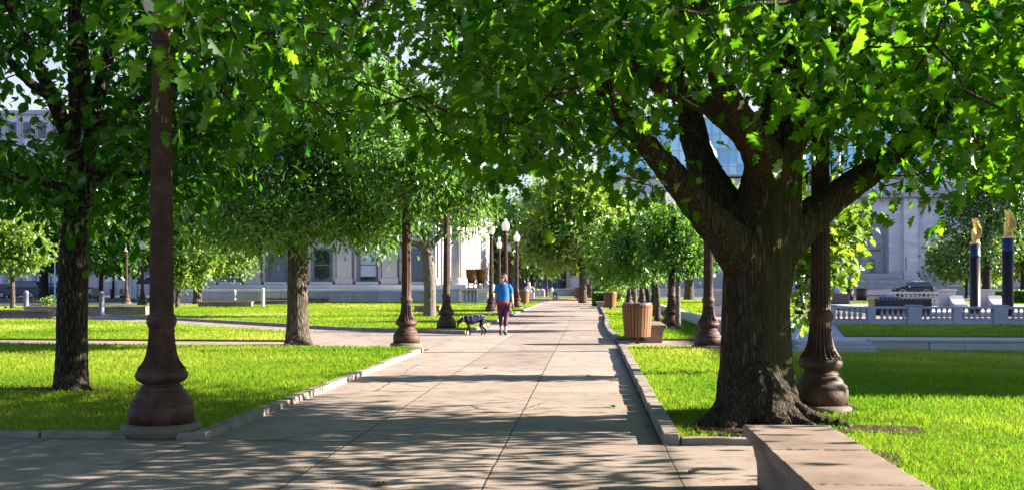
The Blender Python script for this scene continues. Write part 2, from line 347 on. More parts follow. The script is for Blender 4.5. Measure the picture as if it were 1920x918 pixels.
def glass_mat(name,c,rough=0.06):
    m,nt,out=newmat(name); b=pbr(nt,out,rough,0.9); b.inputs['Base Color'].default_value=(*c,1)
    return m
M['window_glass']=glass_mat('window_glass',(0.018,0.03,0.035))
M['car_glass']=glass_mat('car_glass',(0.02,0.025,0.03))
M['blind']=plain('window_blind',(0.45,0.52,0.58),0.6)
def globe_mat():
    m,nt,out=newmat('globe_glass'); b=pbr(nt,out,0.25,0.5); b.inputs['Base Color'].default_value=(0.86,0.85,0.82,1)
    b.inputs['Subsurface Weight'].default_value=0.0
    tr=N(nt,'ShaderNodeBsdfTranslucent'); tr.inputs[0].default_value=(0.9,0.88,0.84,1)
    mx=N(nt,'ShaderNodeMixShader'); mx.inputs[0].default_value=0.45; nt.links.new(b.outputs[0],mx.inputs[1]); nt.links.new(tr.outputs[0],mx.inputs[2]); nt.links.new(mx.outputs[0],out.inputs[0])
    vo=N(nt,'ShaderNodeTexVoronoi'); vo.inputs['Scale'].default_value=70; tc=N(nt,'ShaderNodeTexCoord'); nt.links.new(tc.outputs['Object'],vo.inputs['Vector'])
    bp=N(nt,'ShaderNodeBump'); bp.inputs['Strength'].default_value=0.5; bp.inputs['Distance'].default_value=0.004; nt.links.new(vo.outputs[0],bp.inputs['Height']); nt.links.new(bp.outputs[0],b.inputs['Normal'])
    return m
M['globe']=globe_mat()
M['wall_left']=ashlar_mat('wall_limestone',(0.50,0.45,0.42),(0.54,0.49,0.46),2.4,1.1,(0.42,0.38,0.36),jit=0.25,msize=0.008)
M['wall_right']=ashlar_mat('wall_ashlar',(0.66,0.63,0.65),(0.76,0.73,0.75),1.9,0.62,(0.52,0.50,0.52),jit=0.3,msize=0.018)
M['terrace']=ashlar_mat('terrace_blocks',(0.40,0.38,0.35),(0.46,0.43,0.40),1.9,2.0,(0.16,0.15,0.15),jit=0.4,msize=0.02)
M['teal']=glass_mat('teal_glass',(0.16,0.48,0.62),0.15)
M['sky_glass']=glass_mat('pale_blue_glass',(0.35,0.62,0.78),0.15)
M['deep_glass']=glass_mat('deep_blue_glass',(0.012,0.05,0.13),0.12)

def glazing_mat(name,c1,c2,c3,w,h):
    m,nt,out=newmat(name); b=pbr(nt,out,0.12,0.8); L=nt.links
    s=N(nt,'ShaderNodeSeparateXYZ'); L.new(N(nt,'ShaderNodeTexCoord').outputs['Object'],s.inputs[0]); v=[]
    for k,d in ((0,w),(2,h)):
        q=N(nt,'ShaderNodeMath',operation='DIVIDE'); L.new(s.outputs[k],q.inputs[0]); q.inputs[1].default_value=d; f=N(nt,'ShaderNodeMath',operation='FLOOR'); L.new(q.outputs[0],f.inputs[0]); v.append(f)
    c=N(nt,'ShaderNodeCombineXYZ'); L.new(v[0].outputs[0],c.inputs[0]); L.new(v[1].outputs[0],c.inputs[1])
    wn=N(nt,'ShaderNodeTexWhiteNoise'); L.new(c.outputs[0],wn.inputs['Vector']); r=ramp(nt,[(0.0,c1),(0.5,c2),(1.0,c3)]); L.new(wn.outputs[0],r.inputs[0]); L.new(r.outputs[0],b.inputs['Base Color']); return m
# ------------------------------------------------------------------ foliage
def leaf_shape(half, droop=0.22, fold=0.18):
    """(x, halfwidth) outline -> verts with a folded midrib, quads"""
    v=[];f=[];k=len(half)
    for x,_ in half: v.append((x,0,-droop*x*x))
    for s in (1,-1):
        for x,w in half: v.append((x+(0.05 if w>0.2 else 0),s*w,fold*w-droop*x*x))
    for i in range(k-1):
        f.append((i,i+1,k+i+1,k+i)); f.append((i+1,i,2*k+i,2*k+i+1))
    return np.array(v,float),np.array(f,int)
OAK=leaf_shape([(0,0.008),(0.15,0.03),(0.22,0.20),(0.29,0.26),(0.35,0.13),(0.44,0.33),(0.53,0.38),(0.59,0.17),(0.70,0.30),(0.78,0.27),(0.84,0.12),(0.92,0.11),(1.0,0.015)])
BROAD=leaf_shape([(0,0.006),(0.13,0.05),(0.38,0.24),(0.65,0.31),(0.84,0.2),(1.0,0.01)],0.3)
LANCE=leaf_shape([(0,0.01),(0.3,0.17),(0.62,0.21),(1.0,0.01)],0.25)
CLUMP=leaf_shape([(0,0.02),(0.35,0.36),(0.7,0.3),(1.0,0.02)],0.2,0.3)

def leaf_mesh(name, pos, tdir, nrm, size, shape, val):
    V,Fc=shape; n=len(pos); k=len(V); q=len(Fc)
    t=tdir/np.linalg.norm(tdir,axis=1)[:,None]
    nn=nrm-(nrm*t).sum(1)[:,None]*t; ln=np.linalg.norm(nn,axis=1); bad=ln<1e-4; nn[bad]=[0.1,0.2,1]; nn/=np.linalg.norm(nn,axis=1)[:,None]
    b=np.cross(nn,t)
    rg=np.random.default_rng(n); fo=rg.normal(0.20,0.22,n)[:,None]; dr=rg.normal(0.26,0.22,n)[:,None]; tw_=rg.normal(0,0.45,n)[:,None]
    Z=V[None,:,2]*0.3+fo*np.abs(V[None,:,1])-dr*V[None,:,0]**2+tw_*V[None,:,1]*(V[None,:,0]-0.3)
    co=pos[:,None,:]+size[:,None,None]*(V[None,:,0,None]*t[:,None,:]+V[None,:,1,None]*b[:,None,:]+Z[:,:,None]*nn[:,None,:])
    me=bpy.data.meshes.new(name)
    me.vertices.add(n*k); me.vertices.foreach_set('co',co.reshape(-1).astype(np.float32))
    idx=(Fc[None]+(np.arange(n)*k)[:,None,None]).reshape(-1)
    me.loops.add(n*q*4); me.loops.foreach_set('vertex_index',idx.astype(np.int32))
    me.polygons.add(n*q); me.polygons.foreach_set('loop_start',(np.arange(n*q)*4).astype(np.int32))
    me.polygons.foreach_set('loop_total',np.full(n*q,4,np.int32))
    a=me.attributes.new('rnd','FLOAT','POINT'); a.data.foreach_set('value',np.repeat(val,k).astype(np.float32))
    me.update(); me.validate(); return me

def leaves_at(name, centers, per, spread, size, shape, rng, hang=0.5, tint=None, jit=0.35):
    """leaves scattered round clump centres"""
    n=len(centers)*per
    c=np.repeat(np.asarray(centers),per,axis=0)
    off=rng.normal(0,1,(n,3))*np.array([1,1,0.75])*spread
    pos=c+off
    out=off/(np.linalg.norm(off,axis=1)[:,None]+1e-6)
    t=out+rng.normal(0,0.6,(n,3)); t[:,2]-=hang*rng.random(n)*1.6
    nr=rng.normal(0,0.55,(n,3)); nr[:,2]+=0.8
    cl=np.repeat(rng.random(len(centers)),per) if tint is None else np.repeat(tint,per)
    val=np.clip(cl*0.55+rng.random(n)*0.55-0.05,0,1)
    sz=size*(1-jit+2*jit*rng.random(n))
    return leaf_mesh(name,pos,t,nr,sz,shape,val)

def ellipsoid_clumps(center, rad, n, rng, shell=0.55, holes=0.0, hs=1.0, flat=0.0):
    """clump centres: fuller towards the outside, uneven outline, holes by noise"""
    out=[]; seed=rng.random(3)*100
    while len(out)<n:
        v=rng.normal(0,1,3); v/=np.linalg.norm(v)
        r=(shell+(1-shell)*rng.random())**1.0 if rng.random()<0.75 else rng.random()**0.5
        bump=0.78+0.62*(mnoise.noise(Vector(v*1.9+seed))+0.30)
        p=v*r*bump
        if p[2]<-0.75+flat: p[2]=-0.75+flat+0.2*rng.random()
        w=np.array(center)+p*np.array(rad)
        if holes>0 and mnoise.noise(Vector((w+seed)/hs))<holes-0.35: continue
        out.append(w)
    return np.array(out)

def branchwork(mb, nodes, noder, targets, rng, r_end=0.008, r_mid=0.02, sides=5, sag=0.06):
    """thin branches that join every clump to the nearest wood already there"""
    nd=np.array(nodes,float); cap=len(nd); nd=np.vstack([nd,np.zeros((len(targets)*3,3))]); cnt=cap
    order=np.argsort([np.min(np.linalg.norm(nd[:cap]-t,axis=1)) for t in targets])
    for i in order:
        t=np.asarray(targets[i]); dist=np.linalg.norm(nd[:cnt]-t,axis=1)
        # prefer wood that lies lower
        j=int(np.argmin(dist+0.5*np.maximum(0,nd[:cnt,2]-t[2]))); s=nd[j]; L=dist[j]
        if L<0.05: continue
        k=max(2,min(4,int(L/0.35)+1)); pts=[]
        for q in range(k+1):
            u=q/k; p=s*(1-u)+t*u; 
            if 0<q<k: p=p+rng.normal(0,0.07*L,3); 
            p=p+np.array([0,0,sag*L*math.sin(math.pi*u)]); pts.append(p)
        r0=min(r_mid,r_end+0.010*L)
        rr=[r0*(1-q/k)+r_end*q/k for q in range(k+1)]
        mb.tube(pts,rr,sides)
        for q in (1,k-1,k):
            if cnt<len(nd): nd[cnt]=pts[q]; cnt+=1
    return nd[:cnt]

def limb_px(spec, d0, d1):
    n=len(spec); return [tuple(P(px,py,d0+(d1-d0)*i/(n-1))) for i,(px,py,_) in enumerate(spec)],[r*(d0+(d1-d0)*i/(n-1))/F for i,(_,_,r) in enumerate(spec)]

def displace_bark(me, amp, freq, zs, centre):
    """vertical ridges and furrows, as real relief"""
    nv=len(me.vertices); co=np.empty(nv*3,np.float32); me.vertices.foreach_get('co',co); co=co.reshape(-1,3)
    no=np.empty(nv*3,np.float32); me.vertex_normals.foreach_get('vector',no); no=no.reshape(-1,3)
    for i in range(nv):
        p=co[i]; q=Vector((p[0]*freq,p[1]*freq,p[2]*freq*zs))
        w=mnoise.noise(q*0.5)*0.8
        r=1-2*abs(mnoise.noise(q+Vector((w,w,0)))); r2=mnoise.noise(q*2.7)
        co[i]=p+no[i]*amp*(r*0.9+0.35*r2)
    me.vertices.foreach_set('co',co.reshape(-1)); me.update()

# ================================================================== THE BIG OAK
def build_oak():
    rng=np.random.default_rng(5)
    base=GD(1425,10.75)
    t=thing('oak_tree','huge old oak with a thick furrowed trunk and spreading roots beside the near stone bench','tree')
    limbs=[]
    limbs.append(limb_px([(1420,812,80),(1419,780,78),(1418,740,71),(1417,690,65),(1417,620,61),(1418,560,60),(1421,500,64),(1428,450,67),(1438,400,60),(1447,340,54),(1450,290,51),(1465,230,42),(1478,150,35),(1488,60,30),(1495,-40,26),(1502,-150,20),(1505,-320,14),(1515,-500,7)],10.75,10.9))
    A=[(1402,490,46),(1358,442,36),(1315,395,27),(1274,344,23.5),(1233,293,20.5),(1192,247,17.5),(1155,196,15),(1120,140,14),(1092,80,12),(1072,20,10),(1050,-70,8),(1020,-190,5)]
    B=[(1410,480,40),(1378,412,32),(1341,350,27.5),(1311,295,25),(1297,235,22.5),(1290,175,20),(1280,100,19),(1270,20,16),(1262,-80,13),(1250,-220,8),(1235,-380,4)]
    Cc=[(1446,345,44),(1428,292,33),(1403,260,25.5),(1370,226,22.5),(1330,194,21),(1285,175,19),(1240,156,17),(1195,130,16),(1150,95,13),(1100,50,11),(1050,0,9),(980,-60,6)]
    D=[(1452,320,42),(1492,250,25),(1526,203,21),(1550,150,18),(1564,80,15),(1582,0,12),(1600,-100,9),(1630,-240,5)]
    E=[(1448,470,48),(1500,423,35),(1545,386,27),(1590,352,24),(1632,323,21.5),(1682,280,18.5),(1732,233,16.5),(1790,180,14),(1850,115,11.5),(1915,48,9),(1990,-40,6)]
    E2=[(1682,282,14),(1742,250,14),(1812,207,12.5),(1880,176,10),(1965,140,8),(2080,100,5)]
    Fm=[(1470,200,28),(1440,120,22),(1400,40,18),(1360,-60,13),(1320,-200,8)]
    Gm=[(1490,90,24),(1560,10,17),(1650,-80,13),(1740,-190,9),(1820,-300,5)]
    Hb=[(1448,330,40),(1425,270,24),(1370,190,19),(1330,90,15),(1310,-40,11),(1280,-220,6)]
    for s,d0,d1 in ((A,10.7,8.6),(B,10.75,12.2),(Cc,10.75,9.0),(D,10.8,9.6),(E,10.75,12.6),(E2,11.9,11.0),(Fm,10.9,13.5),(Gm,10.9,12.6),(Hb,10.7,8.0)):
        limbs.append(limb_px(s,d0,d1))
    # roots
    for s,d0,d1 in (([(1408,650,34),(1402,705,42),(1388,748,38),(1360,780,28),(1324,799,16),(1286,809,6)],10.78,10.15),([(1436,650,34),(1446,705,40),(1460,748,36),(1490,777,25),(1536,792,15),(1590,800,7)],10.78,10.1),
                    ([(1422,680,34),(1426,725,42),(1436,758,38),(1454,788,25),(1468,806,16),(1476,820,6)],10.65,9.8),([(1412,690,36),(1404,730,42),(1390,762,36),(1374,793,23),(1364,812,12),(1356,824,5)],10.68,9.85),
                    ([(1432,690,34),(1444,738,36),(1464,772,26),(1500,797,15),(1536,811,7)],10.66,9.9),([(1410,700,46),(1420,760,36),(1432,778,14)],10.9,11.7)):
        limbs.append(limb_px(s,d0,d1))
    mb=MB(); nodes=[]; thin=MB()
    for k,(p,r) in enumerate(limbs):
        pp,rr=bezier(p,r,4)
        big=[i for i in range(len(pp)) if rr[i]>0.028] or [0]
        cut=max(big)+1
        mb.tube(pp[:max(cut,2)],rr[:max(cut,2)],14)
        if cut<len(pp): thin.tube(pp[cut-1:],[max(x*0.97,0.012) for x in rr[cut-1:]],8)
        if k<10: nodes+= [q for q in pp if q.z>2.3]
    me=fuse(mb,0.016,9)
    displace_bark(me,0.026,10.0,0.13,base)
    put('trunk',me,M['bark_main'],t)
    # crown: clumps in a broad dome, open where the photograph looks under it
    ylo_x=[325,380,430,500,560,620,700,760,830,900,960,1020,1090,1140,1180,1215,1262,1290,1330,1400,1440,1500,1525,1560,1600,1640,1700,1760,1830,1900,1960,2100]
    ylo_y=[-40,60,120,190,235,255,225,235,285,320,322,330,315,300,345,375,335,215,160,185,190,205,300,345,330,312,338,338,335,325,335,360]
    C0=np.array([1.6,10.4,5.6]); RD=np.array([7.6,5.9,4.6])
    def cand(n):
        v=rng.normal(0,1,(n,3)); v/=np.linalg.norm(v,axis=1)[:,None]; r=rng.random(n)**0.42
        return C0+v*r[:,None]*RD
    inside=[];above=[]
    while len(inside)<690 or len(above)<1120:
        c=cand(400); px,py,d=project(c)
        for i in range(len(c)):
            if d[i]<5.6 or c[i,2]<2.25: continue
            infr=-260<px[i]<2180 and py[i]>-25
            x0=c[i,0]-c[i,2]*2.44; y0=c[i,1]-c[i,2]*0.43
            if y0>(12.3 if x0>-4.2 else 13.7) and rng.random()<(0.94 if -3.6<x0<6 else (0.70 if -11<x0<=-3.6 else 0.0)): continue
            nz=mnoise.noise(Vector(c[i]*0.9))
            if infr:
                lim=np.interp(px[i],ylo_x,ylo_y)-10-330/d[i]*0.55
                if py[i]>lim or len(inside)>=690: continue
                if nz<-0.3: continue
                # a lighter veil round the fork
                if 1240<px[i]<1520 and py[i]>60 and rng.random()<0.55: continue
                if 1215<px[i]<1430 and py[i]>150 and rng.random()<0.9: continue
                if px[i]<360 and py[i]<110: continue
                if 1495<px[i]<1580 and 30<py[i]<150 and d[i]<11.6: continue
                if px[i]<880 and rng.random()<0.74: continue
                if 1110<px[i]<1450 and py[i]>95 and d[i]<11.2 and rng.random()<0.97: continue
                if 1490<px[i]<1780 and py[i]>215-(px[i]-1490)*0.2 and d[i]<12.0 and rng.random()<0.92: continue
                inside.append(c[i])
            else:
                if len(above)>=1120 or nz<-0.1 or c[i,2]<2.6: continue
                above.append(c[i])
    # sprays that hang lower in the photograph
    extra=[(1188,300,9.8),(1205,345,9.9),(1165,262,9.6),(1150,225,9.2),(1225,370,10.2),(1175,335,9.7),(1130,280,9.3),(1330,110,9.5),(1560,330,12.0),(1545,290,12.0),(1600,290,12.2),(1640,345,12.2),(1500,175,9.3),(1560,250,10),(1600,255,10.6),(1630,200,10),(1660,250,10.4),(1720,330,11),(1760,315,11),(1800,300,11),(1850,320,11),(1890,325,11),(1690,200,10.3),(1760,120,10.2),(1600,150,11.5),(1650,120,12),(1700,160,12.4),(1750,200,12.2),(1800,250,12.3),(1850,200,12),(1880,140,11.6),(1620,80,11),(1700,60,11.5),(1560,120,11),(1830,60,11.2),(1900,230,11.8),(1660,200,12.6),(1580,210,12),(1740,290,12.4),(1600,60,12.6),
           (1000,300,8.2),(960,280,8.0),(900,270,8.3),(1040,270,8.6),(1080,300,9),(930,220,8),(1010,200,8),(1120,290,9),(860,220,7.6),(790,180,7.2),(1060,220,8.6),(560,190,6.6),(520,150,6.4),(620,215,6.9),(450,90,6.2),(395,50,6.0),(360,30,5.9),(345,70,6.1),(420,30,6),(360,90,6.2),(385,115,6.3)]
    inside+= [np.array(P(*e)) for e in extra]
    # boughs that stand between the low sun and the trunk, the near lamp and the pavement
    sv=np.array([math.cos(R(22))*math.cos(R(10)),math.cos(R(22))*math.sin(R(10)),math.sin(R(22))]); got=0
    while got<300:
        k=rng.random()
        if k<0.36: tg=np.array([1.71+rng.normal(0,.35),10.85+rng.normal(0,.4),rng.uniform(.3,4.2)])
        elif k<0.56: tg=np.array([-3.95+rng.normal(0,.25),9.95+rng.normal(0,.3),rng.uniform(0,3.8)])
        elif k<0.70: tg=np.array([-6.7+rng.normal(0,.3),13.4+rng.normal(0,.3),rng.uniform(0,3.0)])
        elif k<0.84: tg=np.array([2.5+rng.normal(0,.3),11.4+rng.normal(0,.3),rng.uniform(1.0,4.2)])
        else: tg=np.array([rng.uniform(-7,1.5),rng.uniform(7.0,12.3),0])
        z=rng.uniform(2.5,6.5)
        if z<tg[2]+0.6: continue
        c=tg+sv*((z-tg[2])/sv[2])
        if abs(c[0]-1.6)>8.6 or abs(c[1]-10.4)>6: continue
        px,py,d=project(c[None]); lim=np.interp(px[0],ylo_x,ylo_y)-10-180/d[0]
        if -260<px[0]<2180 and (py[0]>lim or (1110<px[0]<1450 and py[0]>95 and d[0]<11.2)): continue
        above.append(c); got+=1
    allc=np.array(inside+above); 
    tw=MB(); tw.v,tw.f,tw.sm=thin.v,thin.f,thin.sm
    branchwork(tw,[tuple(q) for q in nodes],None,allc,rng,0.006,0.024,5)
    # bare drooping twigs below the right limb and on the left
    for a,b_,c_ in (((1690,282,11.8),(1720,330,11.4),(1790,345,11.2)),((1640,320,11.5),(1655,345,11.3),(1700,338,11.2)),((1120,150,9.0),(1010,190,8.6),(905,238,8.2)),((1080,110,8.8),(985,150,8.3),(880,165,8.0)),((1500,30,9.5),(1490,90,9.3),(1462,150,9.2)),((1560,60,9.7),(1500,110,9.4),(1440,170,9.2)),((1540,100,9.6),(1530,150,9.5),(1500,175,9.4))):
        pp,rr=bezier([P(*a),P(*b_),P(*c_)],[0.016,0.010,0.004],5); tw.tube([q+Vector(rng.normal(0,0.015,3)) for q in pp],rr,5)
    tw.build('branch',M['bark_main'],t)
    me=leaves_at('m',np.array(inside),21,0.29,0.130,OAK,rng,0.7)
    put('crown',me,M['leaf_oak'],t)
    me=leaves_at('m',np.array(above),20,0.36,0.142,OAK,rng,0.7)
    put('crown',me,M['leaf_oak'],t)
    return t

# ================================================================== LEFT BROADLEAF
def build_left_tree():
    rng=np.random.default_rng(9)
    t=thing('shade_tree','dark broad leaved tree with a forked trunk on the near left lawn','tree')
    S=[([(131,740,37),(133,722,32),(134,690,29),(135,640,28),(135,600,27.5),(137,540,26.5),(139,470,25),(146,400,25),(152,330,25),(154,270,24),(151,200,21),(148,120,19),(146,40,17),(146,-60,14),(146,-180,10),(150,-300,6)],13.9,13.9),
       ([(152,315,20),(122,240,14.5),(98,182,13),(70,120,10),(45,70,8),(20,20,6),(-15,-60,4)],13.9,12.6),([(155,300,20),(172,230,15),(185,180,13),(202,110,11),(222,50,10),(240,-10,8),(255,-90,5)],13.9,14.6),
       ([(100,186,10),(50,150,8),(0,95,6),(-60,50,4)],13.2,12.8),([(150,250,14),(210,215,9),(280,180,7),(350,150,4)],13.9,12.6),([(152,330,14),(215,330,8),(290,325,6),(360,330,3)],13.9,13.2),([(150,360,12),(90,345,7),(30,330,5),(-40,320,3)],13.9,14.5),
       ([(128,715,26),(108,735,14),(86,748,5)],13.8,13.5),([(140,715,26),(158,732,13),(178,742,5)],13.8,13.5),([(134,720,26),(136,740,14),(138,756,5)],13.7,13.3)]
    mb=MB(); nodes=[]
    for k,(s,d0,d1) in enumerate(S):
        pp,rr=bezier(*limb_px(s,d0,d1),4); mb.tube(pp,[max(x,0.022) for x in rr],12)
        if k<7: nodes+=[q for q in pp if q.z>2.2]
    me=fuse(mb,0.021,4); displace_bark(me,0.012,17,0.16,None); put('trunk',me,M['bark_dark'],t)
    xs=[-300,-60,0,60,110,150,200,250,290,330,380,420,480,560]; ys=[380,380,370,380,415,405,435,450,385,395,385,335,215,120]
    c0=np.array(GD(148,13.9)); c0[2]=5.0; rad=np.array([4.3,3.9,3.3]); ins=[]; abv=[]
    while len(ins)<560 or len(abv)<330:
        v=rng.normal(0,1,3); v/=np.linalg.norm(v); c=c0+v*(rng.random()**0.40)*rad
        px,py,d=project(c[None]); px,py,d=px[0],py[0],d[0]
        if mnoise.noise(Vector(c*0.8))<-0.16: continue
        if py>-25 and px>-120:
            if len(ins)>=560 or py>np.interp(px,xs,ys)-14: continue
            if 60<px<255 and py<400 and d<14.2 and rng.random()<0.72: continue
            if 235<px<335 and py<90 and d<11.5: continue
            if -60<px<85 and 95<py<235 and rng.random()<0.9: continue
            if px<120 and py<300 and rng.random()<0.35: continue
            ins.append(c)
        elif len(abv)<330: abv.append(c)
    for e in [(185,400,13),(215,420,12.9),(235,405,13),(200,440,12.8),(165,385,13.1),(255,430,13),(350,350,12.6),(370,365,12.6),(340,380,12.6),(395,330,12.7),(230,380,13.2),(60,360,13.2),(20,345,13.4),(95,400,13.4)]: ins.append(np.array(P(*e)))
    tw=MB(); branchwork(tw,[tuple(q) for q in nodes],None,np.array(ins+abv),rng,0.006,0.02,4); tw.build('branch',M['bark_dark'],t)
    put('crown',leaves_at('m',np.array(ins),17,0.30,0.140,BROAD,rng,0.6),M['leaf_broad'],t)
    put('crown',leaves_at('m',np.array(abv),17,0.34,0.16,BROAD,rng,0.6),M['leaf_broad'],t)
    return t

# ================================================================== OTHER TREES
def tree(name, label, px, d, base_r, crown, n, per, spread, size, shape, leafm, barkm, seed, stems=None, holes=0.1, group=None, hang=0.5, limbs=7, bend=0.0, cat='tree', detail=False, sides=8, minz=1.3):
    """crown = list of (px, py, depth offset, rx_px, rz_px) lobes"""
    rng=np.random.default_rng(seed)
    b=GD(px,d,0.02); t=thing(name,label,cat,b,0,group)
    cs=[]; tot=sum(c[3]*c[4] for c in crown)
    for (cx,cy,dd,rx,rz) in crown:
        c=np.array(P(cx,cy,d+dd)); s=(d+dd)/F
        m=max(6,int(n*rx*rz/tot))
        cs.append(ellipsoid_clumps(c,(rx*s,rx*s,rz*s),m,rng,0.5,holes,0.12*rx*s+0.5))
    cs=np.vstack(cs); cs[:,2]=np.maximum(cs[:,2],minz); lb=np.array(b)
    top=cs[:,2].max(); low=cs[:,2].min()
    mb=MB()
    if stems is None:
        cc=cs.mean(0)-lb; h=top-0.02
        pts=[(0,0,-0.05),(bend*0.1,0,h*0.06),(bend*0.4+cc[0]*0.05,cc[1]*0.05,h*0.25),(bend+cc[0]*0.3,cc[1]*0.3,h*0.45),(cc[0]*0.7,cc[1]*0.7,h*0.68),(cc[0],cc[1],h*0.92)]
        rr=[base_r*1.35,base_r*1.05,base_r*0.92,base_r*0.75,base_r*0.45,base_r*0.12]
        stems=[bezier(pts,rr,3)]; nodes=[Vector(q)+b for q in stems[0][0] if q[2]>low*0.75]
    else:
        ss=[]; nodes=[]
        for s in stems:
            pp,rr=bezier(*limb_px(s[0],s[1],s[2]),4); nodes+=[q for q in pp if q.z>low*0.85]; ss.append(([q-b for q in pp],rr))
        stems=ss
    for pp,rr in stems: mb.tube(pp,rr,sides+4)
    # main limbs to far lobes
    lb_=MB() if detail else mb
    pick=cs[rng.choice(len(cs),min(limbs,len(cs)),replace=False)]
    for q in pick:
        nd=np.array([tuple(x) for x in nodes]); w=nd[np.argmin(np.linalg.norm(nd-(q-np.array([0,0,0.35*np.linalg.norm(q-nd.mean(0))])),axis=1))]
        mid=(w+q)/2+np.array([0,0,0.12*np.linalg.norm(q-w)])
        pp,rr=bezier([Vector(w)-b,Vector(mid)-b,Vector(q)-b],[base_r*0.34,base_r*0.20,base_r*0.05],3); lb_.tube(pp,rr,7); nodes+=[Vector(x)+b for x in pp]
    if detail:
        me=fuse(mb,max(0.02,base_r*0.1),3); displace_bark(me,0.009,15,0.16,None); put('trunk',me,barkm,t)
    else: mb.build('trunk',barkm,t)
    if detail:
        tw=MB(); tw.v=[tuple(Vector(v)+b) for v in lb_.v]; tw.f=lb_.f; tw.sm=lb_.sm
        branchwork(tw,[tuple(x) for x in nodes],None,cs[::2],rng,0.006,0.018,4)
        for pp,rr in stems: tw.tube([q+b for q in pp],[x*0.5 for x in rr],5)
        tw.v=[tuple(Vector(v)-b) for v in tw.v]; tw.build('branch',barkm,t)
    me=leaves_at('m',cs-lb,per,spread,size,shape,rng,hang)
    put('crown',me,leafm,t)
    return t

build_oak(); build_left_tree()
tree('shade_tree','straight trunked tree with narrow leaves where the left cross path meets the walkway',558,25,0.26,
     [(430,300,0.6,112,180),(590,240,0,165,185),(700,300,-0.5,110,160),(520,400,-1.2,100,66),(640,408,-1,90,56),(395,395,1,82,80),(455,440,0,50,32),(700,405,0,75,64),(765,320,-2.6,85,70),(850,345,-2,70,62)],600,78,0.29,0.13,LANCE,M['leaf_mid'],M['bark_grey'],21,
     stems=[([(560,652,31),(558,632,23),(558,600,20),(558,560,19),(557,500,18),(556,440,16),(557,380,14),(558,300,11),(560,200,8),(560,100,5)],25,25),([(556,640,22),(538,650,9),(528,655,4)],24.9,24.5),([(562,640,22),(578,648,9),(588,653,4)],24.9,24.5)],holes=0.40,detail=True,cat='tree')
tree('shade_tree','pale barked leaning tree between two brown lamp posts before the stone facade',804,45.5,0.25,
     [(770,385,0,105,75),(860,380,0,80,75),(700,410,0,75,50),(800,320,0,95,75)],430,28,0.30,0.17,LANCE,M['leaf_mid'],M['bark_pale'],22,
     stems=[([(805,597,14),(806,575,11.5),(806,545,11),(805,510,11),(801,475,11),(796,445,9),(790,400,6),(786,340,3)],45.5,45.5),([(800,468,7),(775,456,5),(740,458,4),(700,452,3),(655,440,1.5)],45.5,44.5),([(801,470,7),(825,440,5),(840,400,3)],45.5,46)],holes=0.14,detail=True)
# young trees along the right kerb row
yg='young trees behind the right hand lamp posts'
tree('young_tree','slim young tree with a white lit trunk just behind the second right lamp',1271,32.5,0.085,[(1275,455,0,62,62),(1310,470,0.5,42,48),(1240,450,0.4,45,52)],240,24,0.19,0.14,LANCE,M['leaf_mid'],M['bark_pale'],31,group=yg,holes=0.1)
tree('young_tree','young tree on a thin grey trunk standing just behind the near slatted bin',1233,39.4,0.12,[(1225,465,0,70,72),(1185,480,0.6,50,55),(1250,430,0,50,45)],300,24,0.22,0.16,LANCE,M['leaf_mid'],M['bark_grey'],32,group=yg,holes=0.08)
tree('young_tree','young tree on a dark trunk third along the right lamp row',1216,48,0.13,[(1195,475,0,60,62),(1160,480,0.5,45,55)],240,24,0.27,0.19,LANCE,M['leaf_mid'],M['bark_dark'],33,group=yg,holes=0.05)
tree('young_tree','young tree on a pale thin trunk fourth along the right lamp row',1191,56,0.10,[(1160,470,0,55,68),(1140,490,0.5,40,45)],240,24,0.30,0.22,CLUMP,M['leaf_bright'],M['bark_pale'],34,group=yg,holes=0.05)
tree('sapling','bright sunlit sapling half hidden behind the big oak trunk and lamp',1522,16.5,0.03,[(1545,440,0,55,60),(1505,400,0,45,55),(1560,490,0,42,38),(1580,430,0.3,35,45),(1505,500,0,25,55),(1500,585,0,14,40)],120,11,0.13,0.155,OAK,M['leaf_bright'],M['twig'],35,holes=0.12,limbs=9,cat='sapling',minz=0.5)
# avenue trees far down the walk
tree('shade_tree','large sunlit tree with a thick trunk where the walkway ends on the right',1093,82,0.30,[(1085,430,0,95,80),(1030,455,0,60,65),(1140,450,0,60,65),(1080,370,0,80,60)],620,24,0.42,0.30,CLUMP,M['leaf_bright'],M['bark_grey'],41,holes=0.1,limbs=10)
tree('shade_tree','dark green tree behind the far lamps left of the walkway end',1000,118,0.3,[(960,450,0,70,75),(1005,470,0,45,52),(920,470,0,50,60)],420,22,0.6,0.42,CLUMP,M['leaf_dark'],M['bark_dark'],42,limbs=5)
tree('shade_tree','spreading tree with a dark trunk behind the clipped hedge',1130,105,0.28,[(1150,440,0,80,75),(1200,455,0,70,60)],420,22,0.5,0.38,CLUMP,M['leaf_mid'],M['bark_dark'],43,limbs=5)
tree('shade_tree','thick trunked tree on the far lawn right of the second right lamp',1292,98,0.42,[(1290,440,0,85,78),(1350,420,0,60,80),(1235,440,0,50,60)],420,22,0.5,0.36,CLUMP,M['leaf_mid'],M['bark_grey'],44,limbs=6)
tree('shade_tree','yellow green tree seen over the walkway end behind the big sunlit tree',1055,150,0.35,[(1050,420,0,70,85),(1000,400,0,60,70),(1110,400,0,70,90)],420,20,0.8,0.55,CLUMP,M['leaf_bright'],M['bark_grey'],45,limbs=4)
